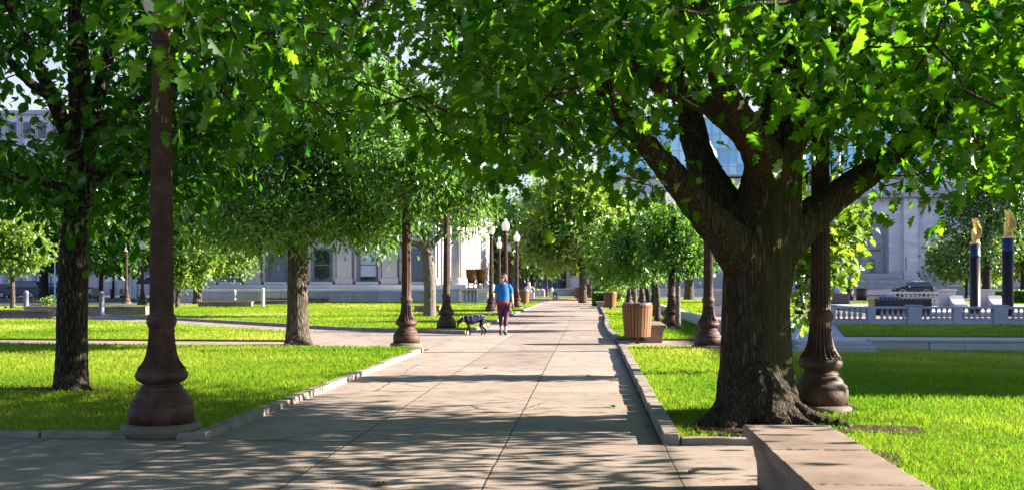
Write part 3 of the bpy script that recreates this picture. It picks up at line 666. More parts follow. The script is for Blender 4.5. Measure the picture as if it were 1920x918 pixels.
# left far trees
lg='trees across the left lawn'
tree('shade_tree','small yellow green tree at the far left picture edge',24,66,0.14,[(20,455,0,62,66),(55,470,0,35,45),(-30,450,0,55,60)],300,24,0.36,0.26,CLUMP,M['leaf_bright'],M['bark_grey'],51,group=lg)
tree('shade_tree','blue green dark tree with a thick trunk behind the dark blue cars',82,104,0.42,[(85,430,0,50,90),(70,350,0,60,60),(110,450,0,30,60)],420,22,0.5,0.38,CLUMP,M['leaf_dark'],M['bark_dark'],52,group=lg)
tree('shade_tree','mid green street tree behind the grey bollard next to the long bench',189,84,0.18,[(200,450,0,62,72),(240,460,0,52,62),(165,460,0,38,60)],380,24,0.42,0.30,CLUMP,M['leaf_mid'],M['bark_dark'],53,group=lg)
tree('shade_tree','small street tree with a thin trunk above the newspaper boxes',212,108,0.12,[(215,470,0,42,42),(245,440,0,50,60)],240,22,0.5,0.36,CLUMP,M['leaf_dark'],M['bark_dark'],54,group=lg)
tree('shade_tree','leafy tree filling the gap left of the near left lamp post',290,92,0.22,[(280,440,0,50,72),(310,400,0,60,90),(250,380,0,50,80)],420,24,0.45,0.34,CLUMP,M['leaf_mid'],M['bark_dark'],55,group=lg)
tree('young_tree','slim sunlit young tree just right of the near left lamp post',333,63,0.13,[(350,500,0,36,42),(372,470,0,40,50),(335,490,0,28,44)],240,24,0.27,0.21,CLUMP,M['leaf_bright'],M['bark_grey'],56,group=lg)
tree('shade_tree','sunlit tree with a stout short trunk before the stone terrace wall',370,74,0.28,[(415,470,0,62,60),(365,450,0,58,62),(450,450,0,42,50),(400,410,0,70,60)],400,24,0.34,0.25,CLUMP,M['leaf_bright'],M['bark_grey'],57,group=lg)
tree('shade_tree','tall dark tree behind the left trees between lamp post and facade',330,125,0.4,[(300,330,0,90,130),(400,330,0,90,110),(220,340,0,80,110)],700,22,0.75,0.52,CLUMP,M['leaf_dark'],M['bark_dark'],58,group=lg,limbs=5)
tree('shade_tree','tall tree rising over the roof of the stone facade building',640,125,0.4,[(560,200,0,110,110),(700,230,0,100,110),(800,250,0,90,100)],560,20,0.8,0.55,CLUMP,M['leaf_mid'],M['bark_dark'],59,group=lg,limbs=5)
# right far trees
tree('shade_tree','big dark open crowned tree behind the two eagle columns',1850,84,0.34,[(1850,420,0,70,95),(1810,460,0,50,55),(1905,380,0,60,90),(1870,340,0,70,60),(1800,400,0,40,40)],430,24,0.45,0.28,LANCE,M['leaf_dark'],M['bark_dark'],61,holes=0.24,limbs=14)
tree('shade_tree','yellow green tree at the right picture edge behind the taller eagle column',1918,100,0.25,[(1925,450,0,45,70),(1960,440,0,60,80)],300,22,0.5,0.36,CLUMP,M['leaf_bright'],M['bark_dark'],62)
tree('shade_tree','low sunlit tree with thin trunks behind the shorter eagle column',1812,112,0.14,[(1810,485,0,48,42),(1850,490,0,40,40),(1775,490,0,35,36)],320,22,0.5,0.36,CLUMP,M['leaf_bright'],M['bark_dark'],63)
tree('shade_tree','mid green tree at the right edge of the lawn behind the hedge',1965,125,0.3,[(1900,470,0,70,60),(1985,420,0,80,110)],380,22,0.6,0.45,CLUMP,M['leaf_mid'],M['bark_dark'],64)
def rebase(name_label, base):
    for o in bpy.data.objects:
        if o.parent is None and o.get('label')==name_label:
            o.location=base
            for ch in o.children: ch.data.transform(Matrix.Translation(-Vector(base)))
rebase('huge old oak with a thick furrowed trunk and spreading roots beside the near stone bench',GD(1425,10.75,0.04))
rebase('dark broad leaved tree with a forked trunk on the near left lawn',GD(133,13.9,0.04))

# unseen trees added round the photographer: their crowns close off sky light over the near pavement
ag='unseen trees added round the front pavement'
def avenue(label,x,y,seed,rx=5.0):
    rng=np.random.default_rng(seed); t=thing('added_tree',label,'tree',(x,y,0.0),0,ag)
    cs=ellipsoid_clumps((0,0,6.2),(rx,rx,3.6),330,rng,0.45,0.0); mb=MB()
    mb.tube(*bezier([(0,0,-.1),(0,0,.3),(0.05,0,2),(0,0.1,4),(0.1,0,7)],[.5,.36,.31,.24,.06],4),12); nodes=[(0,0,2.4),(0,0.1,4),(0.05,0,5.5)]
    mb.build('trunk',M['bark_dark'],t); tw=MB(); branchwork(tw,nodes,None,cs,rng,0.008,0.05,4); tw.build('branch',M['bark_dark'],t)
    put('crown',leaves_at('m',cs,20,0.5,0.26,CLUMP,rng,0.5),M['leaf_oak'],t)
avenue('tall unseen tree added behind the photographer on the right of the pavement',3.4,-5.5,81)
avenue('tall unseen tree added behind the photographer on the left of the pavement',-5.2,-3.2,82)
avenue('tall unseen tree added left of the photographer beside the front pavement',-11.5,4.2,83,4.2)
# ================================================================== SETTING
def structure(name, mb, mat, label=None, bevel=0):
    o=mb.build(name,mat,None,None,bevel); tag(o,label,None,None,'structure'); return o
LZ=0.045
structure('ground',MB().box(-500,500,-60,700,-0.5,-0.02),M['ground'])
structure('walkway',MB().prism([(-3.46,9.42),(0.62,9.42),(0.62,112),(-3.46,112)],-0.3,0.0),M['paving'])
structure('front_pavement',MB().prism([(-40,-20),(1.72,-20),(1.72,9.418),(-40,9.418)],-0.3,0.0),M['paving'])
def g2(px,py):
    v=G(px,py); return (v.x,v.y)
lawns={}
lawns['near_left']=[(-3.52,9.55),(-3.52,22.2),(-4.0,22.95),(-14,23.7),(-40,24.5),(-40,9.55)]
tipx=g2(548,640)
lawns['wedge']=[tipx,g2(545,623),g2(328,609),(-20.6,40.5),(-34,44),(-40,44),(-40,26.6),(-14.5,26.0)]
lawns['far_left']=[(-3.55,30.0),(-7.8,32.6),(-15.3,40.3),(-22,46.0),(-33,51),(-34,66.5),(-28,67.5),(-28,82),(-9.2,82),(-6,84),(-3.55,84),(-3.55,50.6),(-9,50.6),(-9,49.4),(-3.55,49.4)]
lawns['near_right']=[(0.70,9.56),(1.72,9.56),(1.72,-10),(60,-10),(60,22.4),(3.62,22.4),(3.62,62),(0.70,62),(0.70,50.2),(3.4,50.2),(3.4,48.2),(0.70,48.2),(0.70,27.0),(2.6,27.0),(2.6,23.7),(0.70,23.7)]
lawns['far_right']=[(3.95,47.5),(9,47.5),(14,72),(14,104),(2.2,104),(0.9,70),(3.95,64)]
lawns['mid_right']=[(3.95,26),(4.6,33),(12,33.5),(12,39.5),(3.95,39.5)]
lawns['walk_end']=[(-24,113),(8,113),(8,126),(-24,126)]
lawns['street_left']=[(-80,55),(-36,52.5),(-36,66.5),(-80,68)]
lawns['kerb_left']=[(-80,101),(-33,101),(-33,107),(-80,107)]
lawns['plaza_right']=[(14.6,72),(36,68),(60,66),(60,84),(14.6,86)]
lawn_names={'near_left':'near left lawn beside the walkway'}
TER=0.22
lm=MB()
for k,p in lawns.items(): lm.prism(p,-0.25,LZ if k not in() else LZ)
structure('lawn',lm,M['lawn'])
# soil where the turf has worn away
sm_=MB()
def blob(cx,cy,rx,ry,n=22,seed=0,ang=0):
    q=random.Random(seed); return [(cx+math.cos(ang)*rx*k*math.cos(a)-math.sin(ang)*ry*k*math.sin(a),cy+math.sin(ang)*rx*k*math.cos(a)+math.cos(ang)*ry*k*math.sin(a)) for a,k in ((2*math.pi*i/n,0.82+0.3*q.random()) for i in range(n))]
bo=GD(1425,10.6)
sm_.prism(blob(1.66,9.97,0.74,0.33,seed=2),0.0,LZ+0.012)
sm_.prism(blob(2.75,10.2,0.40,0.30,seed=3),0.0,LZ+0.010)
sm_.prism(blob(GD(110,13.7).x,GD(110,13.7).y,0.75,0.35,seed=4),0.0,LZ+0.009)
sm_.prism(blob(2.15,8.55,0.30,0.5,seed=8),0.0,LZ+0.009)
sm_.prism(blob(7.0,53,2.0,2.8,seed=5),0.0,LZ+0.006)
structure('soil',sm_,M['soil'])
# side paths
pa=MB()
pa.prism([(-3.46,22.96),(-4.0,22.96),(-14,23.71),(-40,24.51),(-40,26.59),(-14.5,25.99),tipx,g2(545,623),g2(328,609),(-20.6,40.5),(-34,44),(-34,50.9),(-33,50.9),(-22,45.9),(-15.3,40.2),(-7.8,32.5),(-3.46,29.9)],-0.3,-0.001)
pa.prism([(-9,49.4),(-3.5,49.4),(-3.5,50.6),(-9,50.6)],-0.25,0.0)
pa.prism([(0.66,23.7),(2.6,23.7),(2.6,27.0),(0.66,27.0)],-0.25,0.002)
pa.prism([(0.66,48.2),(3.4,48.2),(3.4,50.2),(0.66,50.2)],-0.25,0.002)
pa.prism([(3.95,39.6),(22,39.6),(22,47.4),(3.95,47.4)],-0.25,0.01)
pa.prism([(-30,104.5),(14,104.5),(14,112.9),(-30,112.9)],-0.25,-0.006)
q0=[g2(168,598.5),g2(400,594),g2(560,592),g2(620,591),g2(620,589.6),g2(500,590),g2(400,591.4),g2(168,594.5)]
pa.prism(q0,0.0,LZ+0.006)
structure('side_path',pa,M['paving'])
ro=MB(); ro.prism([(-140,68.2),(-34,66.8),(-34,100.8),(-140,100.8)],-0.3,0.0)
ro.prism([(-140,127),(90,127),(90,142),(-140,142)],-0.3,0.0)
structure('road',ro,M['road'])
# kerbs: single stones with slight differences
kb=MB()
def kerb(pts,w=0.145,h=0.075,L=1.35,side=1):
    for (a,b) in zip(pts[:-1],pts[1:]):
        a=Vector((*a,0));b=Vector((*b,0)); d=(b-a); n=max(1,round(d.length/L)); d.normalize(); q=Vector((-d.y,d.x,0))*side
        for i in range(n):
            l=(b-a).length/n; p=a+d*(l*i); j=rnd.uniform(-.006,.006); hh=h+rnd.uniform(-.009,.009)
            mat=Matrix.Translation(p+q*j)@Matrix(((d.x,q.x,0,0),(d.y,q.y,0,0),(0,0,1,0),(0,0,0,1)))
            kb.box(0.004,l-0.006,0,w,-0.1,hh,mat,0.008)
kerb([(-3.46,9.42),(-3.46,22.2),(-4.0,22.96)],side=1)
kerb([(-40,9.42),(-3.50,9.42)],0.14,0.05,1.5)
kerb([(-14,23.72),(-4.1,22.98)],0.13,0.03,side=-1)
kerb([(-3.48,49.4),(-3.48,29.98)],side=-1); kerb([(-3.48,84),(-3.48,50.6)],side=-1)
kerb([(-3.5,29.92),(-7.8,32.52),(-15.3,40.2),(-22,45.9)],0.15,0.10,1.6,side=-1)
kerb([(0.64,23.68),(0.64,9.42)],0.15,0.10,0.62,side=1)
kerb([(0.64,48.2),(0.60,42),(0.50,36),(0.52,31),(0.64,27.0)],0.15,0.10,0.9,side=1)
kerb([(0.64,70),(0.64,50.2)],side=1)
kerb([(0.80,9.42),(1.66,9.42)],0.14,0.06,0.7,side=1)
structure('kerb',kb,M['kerb'],bevel=0.006)

# ================================================================== GRASS (real blades)
def inside(poly,x,y):
    poly=np.array(poly); c=np.zeros(len(x),bool); n=len(poly); j=n-1
    for i in range(n):
        xi,yi=poly[i];xj,yj=poly[j]
        if yi!=yj:
            m=((yi>y)!=(yj>y))&(x<(xj-xi)*(y-yi)/(yj-yi)+xi); c^=m
        j=i
    return c
def grass(name,label,d0,d1,count_scale,z=LZ,polys=lawns.values(),seed=1,dry=None,ter=False):
    rng=np.random.default_rng(seed)
    # density falls with distance; width grows
    edges=np.exp(np.linspace(math.log(d0),math.log(d1),26)); X=[];Y=[];W=[];H=[]
    for a,b in zip(edges[:-1],edges[1:]):
        dm=(a+b)/2; hw=0.53*dm+1.0; area=2*hw*(b-a); rho=count_scale*(9.0/dm)**1.75; m=int(area*rho)
        d=a+(b-a)*rng.random(m); cx=(rng.random(m)*2-1)*hw
        x=cx*CA-d*SA; y=cx*SA+d*CA
        ok=np.zeros(m,bool)
        for p in polys: ok|=inside(p,x,y)
        X.append(x[ok]);Y.append(y[ok]); k=max(1,(dm/9.0))**0.86; W.append(np.full(ok.sum(),0.0062*k)); H.append(np.full(ok.sum(),0.042*min(k,2.2)**0.35))
    x=np.concatenate(X);y=np.concatenate(Y);w=np.concatenate(W);h=np.concatenate(H); n=len(x)
    pn=np.array([mnoise.noise(Vector((x[i]*0.8,y[i]*0.8,3.0))) for i in range(n)])
    pn2=np.array([mnoise.noise(Vector((x[i]*0.17,y[i]*0.17,8.0))) for i in range(n)])
    # worn patches: soil and trunk feet
    keep=np.ones(n,bool)
    for (cx,cy,rx,ry,pr) in ((1.62,9.97,0.78,0.36,0.93),(2.75,10.2,0.36,0.27,0.75),(GD(110,13.7).x,GD(110,13.7).y,0.7,0.32,0.7),(2.15,8.55,0.27,0.46,0.6),(7,53,1.9,2.6,0.7),(bo.x,bo.y,0.5,0.4,1)):
        e=((x-cx)/rx)**2+((y-cy)/ry)**2; keep&=~((e<1)&(rng.random(n)<pr))
    x,y,w,h,pn,pn2=[q[keep] for q in (x,y,w,h,pn,pn2)]; n=len(x)
    h=h*(0.55+0.8*rng.random(n))*(1+0.35*pn); w=w*(0.7+0.6*rng.random(n))
    a=rng.random(n)*2*np.pi; lean=rng.normal(0,0.55,(n,2))*h[:,None]
    base=np.stack([x,y,np.full(n,z-0.004)],1); s=np.stack([np.cos(a)*w,np.sin(a)*w,np.zeros(n)],1)*0.5
    tip=base+np.concatenate([lean,h[:,None]],1); mid=base+np.concatenate([lean*0.3,h[:,None]*0.6],1)
    co=np.stack([base-s,base+s,mid+s*0.8,mid-s*0.8,tip],1)
    me=bpy.data.meshes.new('m'); me.vertices.add(n*5); me.vertices.foreach_set('co',co.reshape(-1).astype(np.float32))
    o=(np.arange(n)*5)[:,None]; idx=np.concatenate([o+0,o+1,o+2,o+3,o+3,o+2,o+4],1).reshape(-1)
    me.loops.add(n*7); me.loops.foreach_set('vertex_index',idx.astype(np.int32))
    ls=np.stack([np.arange(n)*7,np.arange(n)*7+4],1).reshape(-1); lt=np.tile([4,3],n)
    me.polygons.add(n*2); me.polygons.foreach_set('loop_start',ls.astype(np.int32)); me.polygons.foreach_set('loop_total',lt.astype(np.int32))
    v=np.clip(0.46+0.75*pn2+0.40*pn+rng.normal(0,0.15,n),0,1)
    at=me.attributes.new('rnd','FLOAT','POINT'); at.data.foreach_set('value',np.repeat(v,5).astype(np.float32)); me.update(); me.validate()
    ob=put(name,me,M['grass']); tag(ob,label,'grass',None,'stuff'); return ob
grass('grass','short sunlit lawn grass on both sides of the walkway',5.2,92,1750)

# ================================================================== RAISED TERRACE ON THE RIGHT
structure('terrace',MB().prism([(4.35,22.6),(70,22.6),(70,66),(14.4,66),(14.4,47.6),(22.2,47.6),(22.2,39.4),(12.2,39.4),(12.2,33.2),(4.8,33.2)],-0.2,TER-0.012),M['pale'])
structure('terrace_path',MB().prism([(4.36,22.9),(70,22.9),(70,24.6),(4.36,24.6)],0.0,TER),M['pale'])
structure('terrace_plaza',MB().prism([(5.4,32.4),(70,32.4),(70,65.9),(14.5,65.9),(14.5,47.7),(22.3,47.7),(22.3,39.3),(12.3,39.3),(12.3,33.0)],0.0,TER),M['pale'])
bk=MB(); bank=[(5.8,24.66),(70,24.66),(70,31.6),(7.15,31.6)]; bk.prism(bank,0.0,TER+0.03); structure('grass_bank',bk,M['lawn'])
grass('bank_grass','shaded grass bank between the low wall and the stone balustrade',23.5,36,900,TER+0.03,[bank],7)
t=thing('retaining_wall','low pale stone retaining wall at the back of the right lawn','wall',(5.8,22.48,0))
w=MB(); 
for i in range(34):
    w.box(i*1.88+0.004,(i+1)*1.88-0.004,0,0.42,-0.1,TER+0.01)
w.build('wall',M['terrace'],t,bevel=0.008)
MB().box(0,64.2,-0.03,0.44,TER+0.012,TER+0.055).build('coping',M['pale'],t,bevel=0.006)
t=thing('garden_steps','three shallow pale stone steps behind the right lamp post','steps',(4.35,22.1,0))
for i in range(3): MB().box(-0.2+i*0.10,1.44-i*0.0,-0.30+i*0.30,0.40,-0.05 if i==0 else 0.0757*i+0.002,0.0757*(i+1)).build('step',M['pale'],t,bevel=0.008)
t=thing('spigot','small green water spigot against the low retaining wall','spigot',GD(1657,22.25,LZ))
w=MB(); w.tube([(0,0,0),(0,0,0.16)],[0.02,0.02],8); w.tube([(0,0,0.15),(0,-0.07,0.14)],[0.018,0.014],8); w.lathe([(0.035,0.17),(0.035,0.19),(0.01,0.195)],10); w.build('tap',plain('green_paint',(0.03,0.16,0.09)),t)
# low white wall along the right lamps
t=thing('low_wall','long low pale wall along the grass right of the lamp row','wall',(3.66,23.0,0))
w=MB()
for i in range(20): w.box(0,0.26,i*1.9+0.004,(i+1)*1.9-0.004,-0.1,0.34)
w.build('wall',M['pale'],t,bevel=0.01)

# balusters and piers
def balustrade(name,label,p0,length,z0,h,pier_at,sub_at,pitch=0.27):
    t=thing(name,label,'balustrade',p0)
    w=MB(); w.box(0,length,-0.11,0.11,0,0.27*h); w.box(0,length,-0.125,0.125,0.27*h+0.001,0.31*h); w.build('plinth',M['pale'],t,bevel=0.006)
    MB().box(0,length,-0.13,0.13,0.88*h,h).build('rail',M['pale'],t,bevel=0.012)
    prof=[(0.055,0.311*h),(0.055,0.345*h),(0.035,0.37*h),(0.062,0.47*h),(0.072,0.54*h),(0.05,0.64*h),(0.028,0.74*h),(0.032,0.80*h),(0.05,0.83*h),(0.05,0.879*h)]
    bm=MB(); bm.lathe([(r*h/0.6*0.98,z) for r,z in prof],12); me=bm.mesh('m'); me.materials.append(M['pale'])
    blocks=[(x-0.20,x+0.20) for x in pier_at]+[(x-0.12,x+0.12) for x in sub_at]
    x=0.32
    while x<length-0.1 and x<26:
        if not any(a-0.055<x<b+0.055 for a,b in blocks):
            o=bpy.data.objects.new('baluster',me); COL.objects.link(o); o.parent=t; o.location=(x,0,0)
        x+=pitch
    for a,b in blocks:
        big=(b-a)>0.3; y=0.16 if big else 0.135
        w=MB(); w.box(a,b,-y,y,0,h+(0.012 if big else 0.004)); 
        if big: w.box(a-0.02,b+0.02,-y-0.02,y+0.02,0.0,0.22*h); w.box(a-0.02,b+0.02,-y-0.02,y+0.02,h+0.013,h+0.05); w.box(a+0.08,b-0.08,-y-0.012,-y+0.01,0.32*h,0.84*h)
        w.build('pier',M['pale'],t,bevel=0.008)
    return t
d1=31.9; b0=GD(1552,d1,TER); px2x=lambda px,d=31.9:(GD(px,d).x-b0.x)
balustrade('balustrade','pale stone balustrade with turned balusters along the top of the grass bank',b0,22,TER,0.535,[0.0,px2x(1710),px2x(1865),px2x(2020)],[px2x(1631),px2x(1788),px2x(1945)],0.158)
# second run, farther back
d2=60; c0=GD(1668,d2,TER)
balustrade('balustrade','farther stone balustrade behind the black monument ending at a scrolled pier',c0,3.1,TER,0.78,[3.0],[],0.24)
for px,lb,sx in ((1775,'stone pier with a sloping scroll foot left of the shorter eagle column',1),(1847,'stone pier with a sloping scroll foot right of the shorter eagle column',1)):
    t=thing('scroll_pier',lb,'pier',GD(px,57.5,TER))
    w=MB(); w.box(-0.36,0.36,-0.3,0.3,0,0.82); w.build('block',M['pale'],t,bevel=0.02)
    MB().box(-0.42,0.42,-0.36,0.36,0.822,0.93).build('cap',M['pale'],t,bevel=0.02)
    pr=[(-0.32,0.0),(-0.32,0.62),(-0.5,0.42),(-0.9,0.22),(-1.25,0.16),(-1.25,0.0)]
    MB().extrude(pr,0.0,0.7,'x').build('scroll',M['pale'],t,bevel=0.02)

# ================================================================== LAMP POSTS
def make_lamp(label):
    t=thing('street_lamp',label,'street lamp',(0,0,0),0,'acorn lamp posts along the walkway')
    MB().lathe([(0.330,-0.06),(0.362,0.0),(0.365,0.045),(0.352,0.072),(0.32,0.085)],40).build('stone_foot',M['granite'],t)
    MB().lathe([(0.292,0.08),(0.292,0.238),(0.286,0.244),(0.279,0.248),(0.283,0.258),(0.283,0.275),(0.274,0.293),(0.258,0.304),(0.246,0.318),(0.236,0.345),(0.222,0.372),(0.205,0.388),(0.193,0.394),(0.196,0.402),(0.196,0.415),(0.182,0.428),(0.170,0.436),(0.165,0.445),(0.178,0.455),(0.205,0.468),(0.231,0.492),(0.240,0.518),(0.236,0.545),(0.222,0.565),(0.216,0.572)],56).build('base',M['lamp'],t)
    MB().lathe([(0.214,0.570),(0.222,0.580),(0.212,0.594),(0.190,0.622),(0.165,0.660),(0.147,0.705),(0.134,0.760),(0.125,0.82),(0.119,0.89),(0.1155,0.965),(0.116,0.972)],120,20,0.17,(0.59,0.955)).build('fluted_flare',M['lamp'],t)
    MB().lathe([(0.117,0.968),(0.125,0.975),(0.127,0.99),(0.134,1.005),(0.137,1.03),(0.134,1.055),(0.127,1.068),(0.127,1.08),(0.117,1.088)],40).build('collar',M['lamp'],t)
    MB().lathe([(0.110,1.084),(0.110,1.10),(0.109,1.12),(0.106,1.5),(0.101,2.2),(0.092,3.0),(0.083,3.60),(0.083,3.62)],120,16,0.17,(1.11,3.605)).build('shaft',M['lamp'],t)
    MB().lathe([(0.086,3.615),(0.098,3.63),(0.098,3.655),(0.085,3.67),(0.085,3.74),(0.10,3.765),(0.118,3.80),(0.125,3.83),(0.115,3.845)],32).build('capital',M['lamp'],t)
    g=MB().lathe([(0.105,3.838),(0.125,3.86),(0.155,3.92),(0.178,4.0),(0.186,4.07),(0.182,4.13),(0.165,4.19),(0.135,4.235),(0.105,4.262),(0.088,4.272)],32).build('globe',M['globe'],t)
    MB().lathe([(0.088,4.268),(0.094,4.285),(0.085,4.305),(0.062,4.33),(0.05,4.35),(0.058,4.37),(0.05,4.40),(0.02,4.425)],20).build('finial',M['globe'],g)
    return t
lamp_spots=[(303,9.95,'near left brown lamp post on a round granite foot at the lawn corner'),
 (762,23.6,'brown fluted lamp post at the end of the near left lawn beside the cross path'),
 (837,32.0,'brown lamp post right of the pale leaning tree and left of the dog'),
 (921,52.8,'shaded dark brown lamp post directly left of the walking woman'),
 (948,49.5,'brown lamp post rising straight behind the head of the walking woman'),
 (969,62.0,'brown lamp post just right of the walking woman'),
 (936,73.0,'thin distant lamp post between the shaded post and the one behind the woman'),
 (955,80.0,'distant lamp post whose globe peeps out right of the post behind the woman'),
 (965,92.0,'distant lamp post almost hidden by the post right of the woman'),
 (981,103,'smallest blue white globed lamp post above the left slatted bin'),
 (1538,11.5,'near right brown lamp post standing behind the roots of the big oak'),
 (1328,22.7,'second lamp post on the right, just left of the big oak trunk'),
 (1259,33.0,'third lamp post on the right, beside the slim white lit tree'),
 (1226,45.0,'fourth lamp post on the right, showing past the near slatted bin'),
 (1203,57.0,'fifth lamp post on the right, above the right rim of the near slatted bin'),
 (1179,70.0,'sixth lamp post on the right, left one of the pair behind the near bin'),
 (1186,84.0,'seventh lamp post on the right, right one of the pair behind the near bin'),
 (1107,112.0,'far lamp post just right of the large sunlit tree trunk'),
 (1025,128.0,'far lamp post standing on the lawn strip where the walkway ends'),
 (1000,124.0,'far shaded lamp post on the lawn strip beside the white bike arches'),
 (237,80.0,'left one of two lamp posts by the road across the left lawn'),
 (267,75.0,'right one of two lamp posts by the road, in front of the dark sign board')]
L0=make_lamp(lamp_spots[0][2])
for i,(px,d,lb) in enumerate(lamp_spots):
    o=L0 if i==0 else copy_tree(L0); v=GD(px,d,0.035 if d<30 else 0.03); relabel(o,lb,None,v,rnd.random()*6)

# ================================================================== BENCHES
def stone_bench(label,cat_loc,length,w=0.58,h=0.40,rz=0.0,joints=1.15,group='long stone benches in the park'):
    """runs along local +y; flared sides, slab top in sections"""
    t=thing('stone_bench',label,'bench',cat_loc,rz,group)
    hw=w/2; prof=[(-hw+0.10,0.0),(-hw+0.10,0.10),(-hw+0.095,0.16),(-hw+0.07,h-0.15),(-hw+0.045,h-0.085),(hw-0.045,h-0.085),(hw-0.07,h-0.15),(hw-0.095,0.16),(hw-0.10,0.10),(hw-0.10,0.0)]
    n=max(1,round(length/joints)); s=length/n; top=MB(); bod=MB()
    for i in range(n):
        j=rnd.uniform(-.002,.002)
        top.box(-hw+j,hw+j,i*s+0.003,(i+1)*s-0.003,h-0.083,h+j)
        bod.extrude(prof,i*s+0.03*(i==0)+0.002,(i+1)*s-0.03*(i==n-1)-0.002,'y')
    bod.build('body',M['bench'],t,bevel=0.006); top.build('top_slab',M['bench'],t,bevel=0.012); return t
# near bench: far end at (1392..1545, 797)
stone_bench('large near stone bench in the lower right corner with worn slab top',(1.37,3.1,0.0),4.5,0.60,0.42)
def roughen(o,cuts,amp,scale):
    """worn, chipped arrises as real relief"""
    bm=bmesh.new(); bm.from_mesh(o.data); bmesh.ops.subdivide_edges(bm,edges=[e for e in bm.edges if e.calc_length()>0.3],cuts=cuts,use_grid_fill=True)
    for v in bm.verts:
        if len({tuple(round(c,1) for c in f.normal) for f in v.link_faces})>1:
            n=sum((f.normal for f in v.link_faces),Vector()); k=mnoise.noise(v.co*scale)*0.6+mnoise.noise(v.co*scale*3.1)*0.5
            v.co-=n.normalized()*amp*max(0,k+0.25)
    bm.to_mesh(o.data); bm.free()
for o in bpy.data.objects:
    if o.parent and o.parent.get('label','').startswith('large near stone bench') and o.name.startswith('top_slab'): roughen(o,34,0.012,9.0)
stone_bench('stone bench end showing right behind the near slatted bin',(1.56,25.85,0.0),2.6,0.60,0.43)
stone_bench('stone bench end behind the second slatted bin on the right kerb',(1.9,48.4,0.0),2.0,0.56,0.42)
stone_bench('small reddish stone bench where the walkway bends at the large sunlit tree',(0.62,63.2,0.0),1.9,0.5,0.40)
stone_bench('small stone bench tucked between the clipped hedge and the far slatted bin',(1.3,66.5,0.03),1.8,0.5,0.42)
stone_bench('long left stone bench cut by the picture edge near the left bollard',GD(97,44.2),4.5,0.55,0.36,R(90)+0.02)
stone_bench('long dark fronted stone bench between the dark tree and the near left lamp',GD(278,47.2),5.5,0.6,0.46,R(90)+0.02)
stone_bench('long stone bench below the sunlit tree in front of the terrace wall',GD(474,65.5),3.4,0.5,0.38,R(90)+0.02)
stone_bench('stone bench behind the right pale bollard on the left lawn',GD(541,73),4.0,0.5,0.36,R(90)+0.02)
stone_bench('farthest left stone bench under the facade windows near the straight tree',GD(618,80),4.8,0.5,0.42,R(90)+0.02)
stone_bench('low stone bench half hidden by the foot of the pale leaning tree',GD(826,52),1.3,0.5,0.40,R(90))

# ================================================================== SLATTED BINS
def make_bin(label):
    t=thing('litter_bin',label,'bin',(0,0,0),0,'slatted wooden litter bins along the walkway')
    sl=MB(); n=26
    for i in range(n):
        a=2*math.pi*i/n; mat=Matrix.Rotation(a,4,'Z'); j=rnd.uniform(-.006,.006)
        w0,w1=0.029,0.035; r0,r1=0.285,0.345; z0,z1=0.17+j,0.93+j
        vs=[(r0,-w0,z0),(r0+.02,-w0,z0),(r0+.02,w0,z0),(r0,w0,z0),(r1,-w1,z1),(r1+.02,-w1,z1),(r1+.02,w1,z1),(r1,w1,z1)]
        sl.add(vs,[(3,2,1,0),(4,5,6,7),(0,1,5,4),(1,2,6,5),(2,3,7,6),(3,0,4,7)],False,mat)
    sl.build('slat_shell',M['slat'],t)
    MB().lathe([(0.262,0.19),(0.318,0.90),(0.322,0.905),(0.300,0.90),(0.25,0.22),(0.02,0.2)],32).build('liner',M['dark_metal'],t)
    bg=MB(); k=40; vs=[]
    for r,z in ((0.322,0.84),(0.368,0.85),(0.372,0.935),(0.34,0.955),(0.30,0.93)):
        for i in range(k):
            a=2*math.pi*i/k; q=rnd.uniform(-.014,.014); vs.append(((r+q*0.6)*math.cos(a),(r+q*0.6)*math.sin(a),z+q*(1.6 if z>0.9 else 0.5)))
    # only the folded lip of the bag shows above the slats
    vs=[(x*0.925,y*0.925,z+0.02) for x,y,z in vs]
    fs=[(a*k+i,a*k+(i+1)%k,(a+1)*k+(i+1)%k,(a+1)*k+i) for a in range(4) for i in range(k)]
    bg.add(vs,fs,True); bg.build('bin_bag',M['bag'],t)
    MB().lathe([(0.355,0.885),(0.372,0.885),(0.372,0.90),(0.355,0.90)],32).build('rim_band',M['brown_metal'],t)
    p=MB(); p.box(-0.045,0.045,-0.045,0.045,-0.05,0.22); p.box(-0.20,0.20,-0.03,0.03,0.15,0.175); p.build('post',M['brown_metal'],t)
    return t
M['bag']=plain('bin_bag_plastic',(0.10,0.10,0.11),0.3)
bins=[(1195,25.3,'near slatted wooden bin on a post beside the right kerb'),(1144,58,'second slatted bin on the right, beside the clipped hedge'),(1083,96,'reddish slatted bin just left of the large sunlit tree trunk'),(983,72,'slatted bin left of the walkway beside the lamp post right of the woman')]
B0=make_bin(bins[0][2])
for i,(px,d,lb) in enumerate(bins):
    o=B0 if i==0 else copy_tree(B0); relabel(o,lb,None,GD(px,d,0.0 if i==0 else 0.03),0.3*i)
B1=[o for o in bpy.data.objects if o.get('label')==bins[2][2]][0]

# stone receptacle with a round emblem
t=thing('waste_receptacle','grey square receptacle with a round emblem at the end of the walkway','receptacle',GD(1041,97,0))
MB().box(-0.24,0.24,-0.22,0.22,0,0.80).build('box',M['grey_paint'],t,bevel=0.02)
MB().box(-0.25,0.25,-0.23,0.23,0.801,0.86).build('lid',plain('lid_grey',(0.4,0.4,0.4)),t,bevel=0.02)
w=MB(); w.box(-0.17,0.17,-0.232,-0.221,0.52,0.70); w.build('opening',M['dark_metal'],t)
w=MB(); m_=Matrix.Translation((0,-0.221,0.30))@Matrix.Rotation(R(90),4,'X'); w.lathe([(0.06,0),(0.11,0),(0.11,0.012),(0.06,0.012),(0.06,0)],20,cap=False,M=m_); w.build('emblem',M['white_paint'],t)
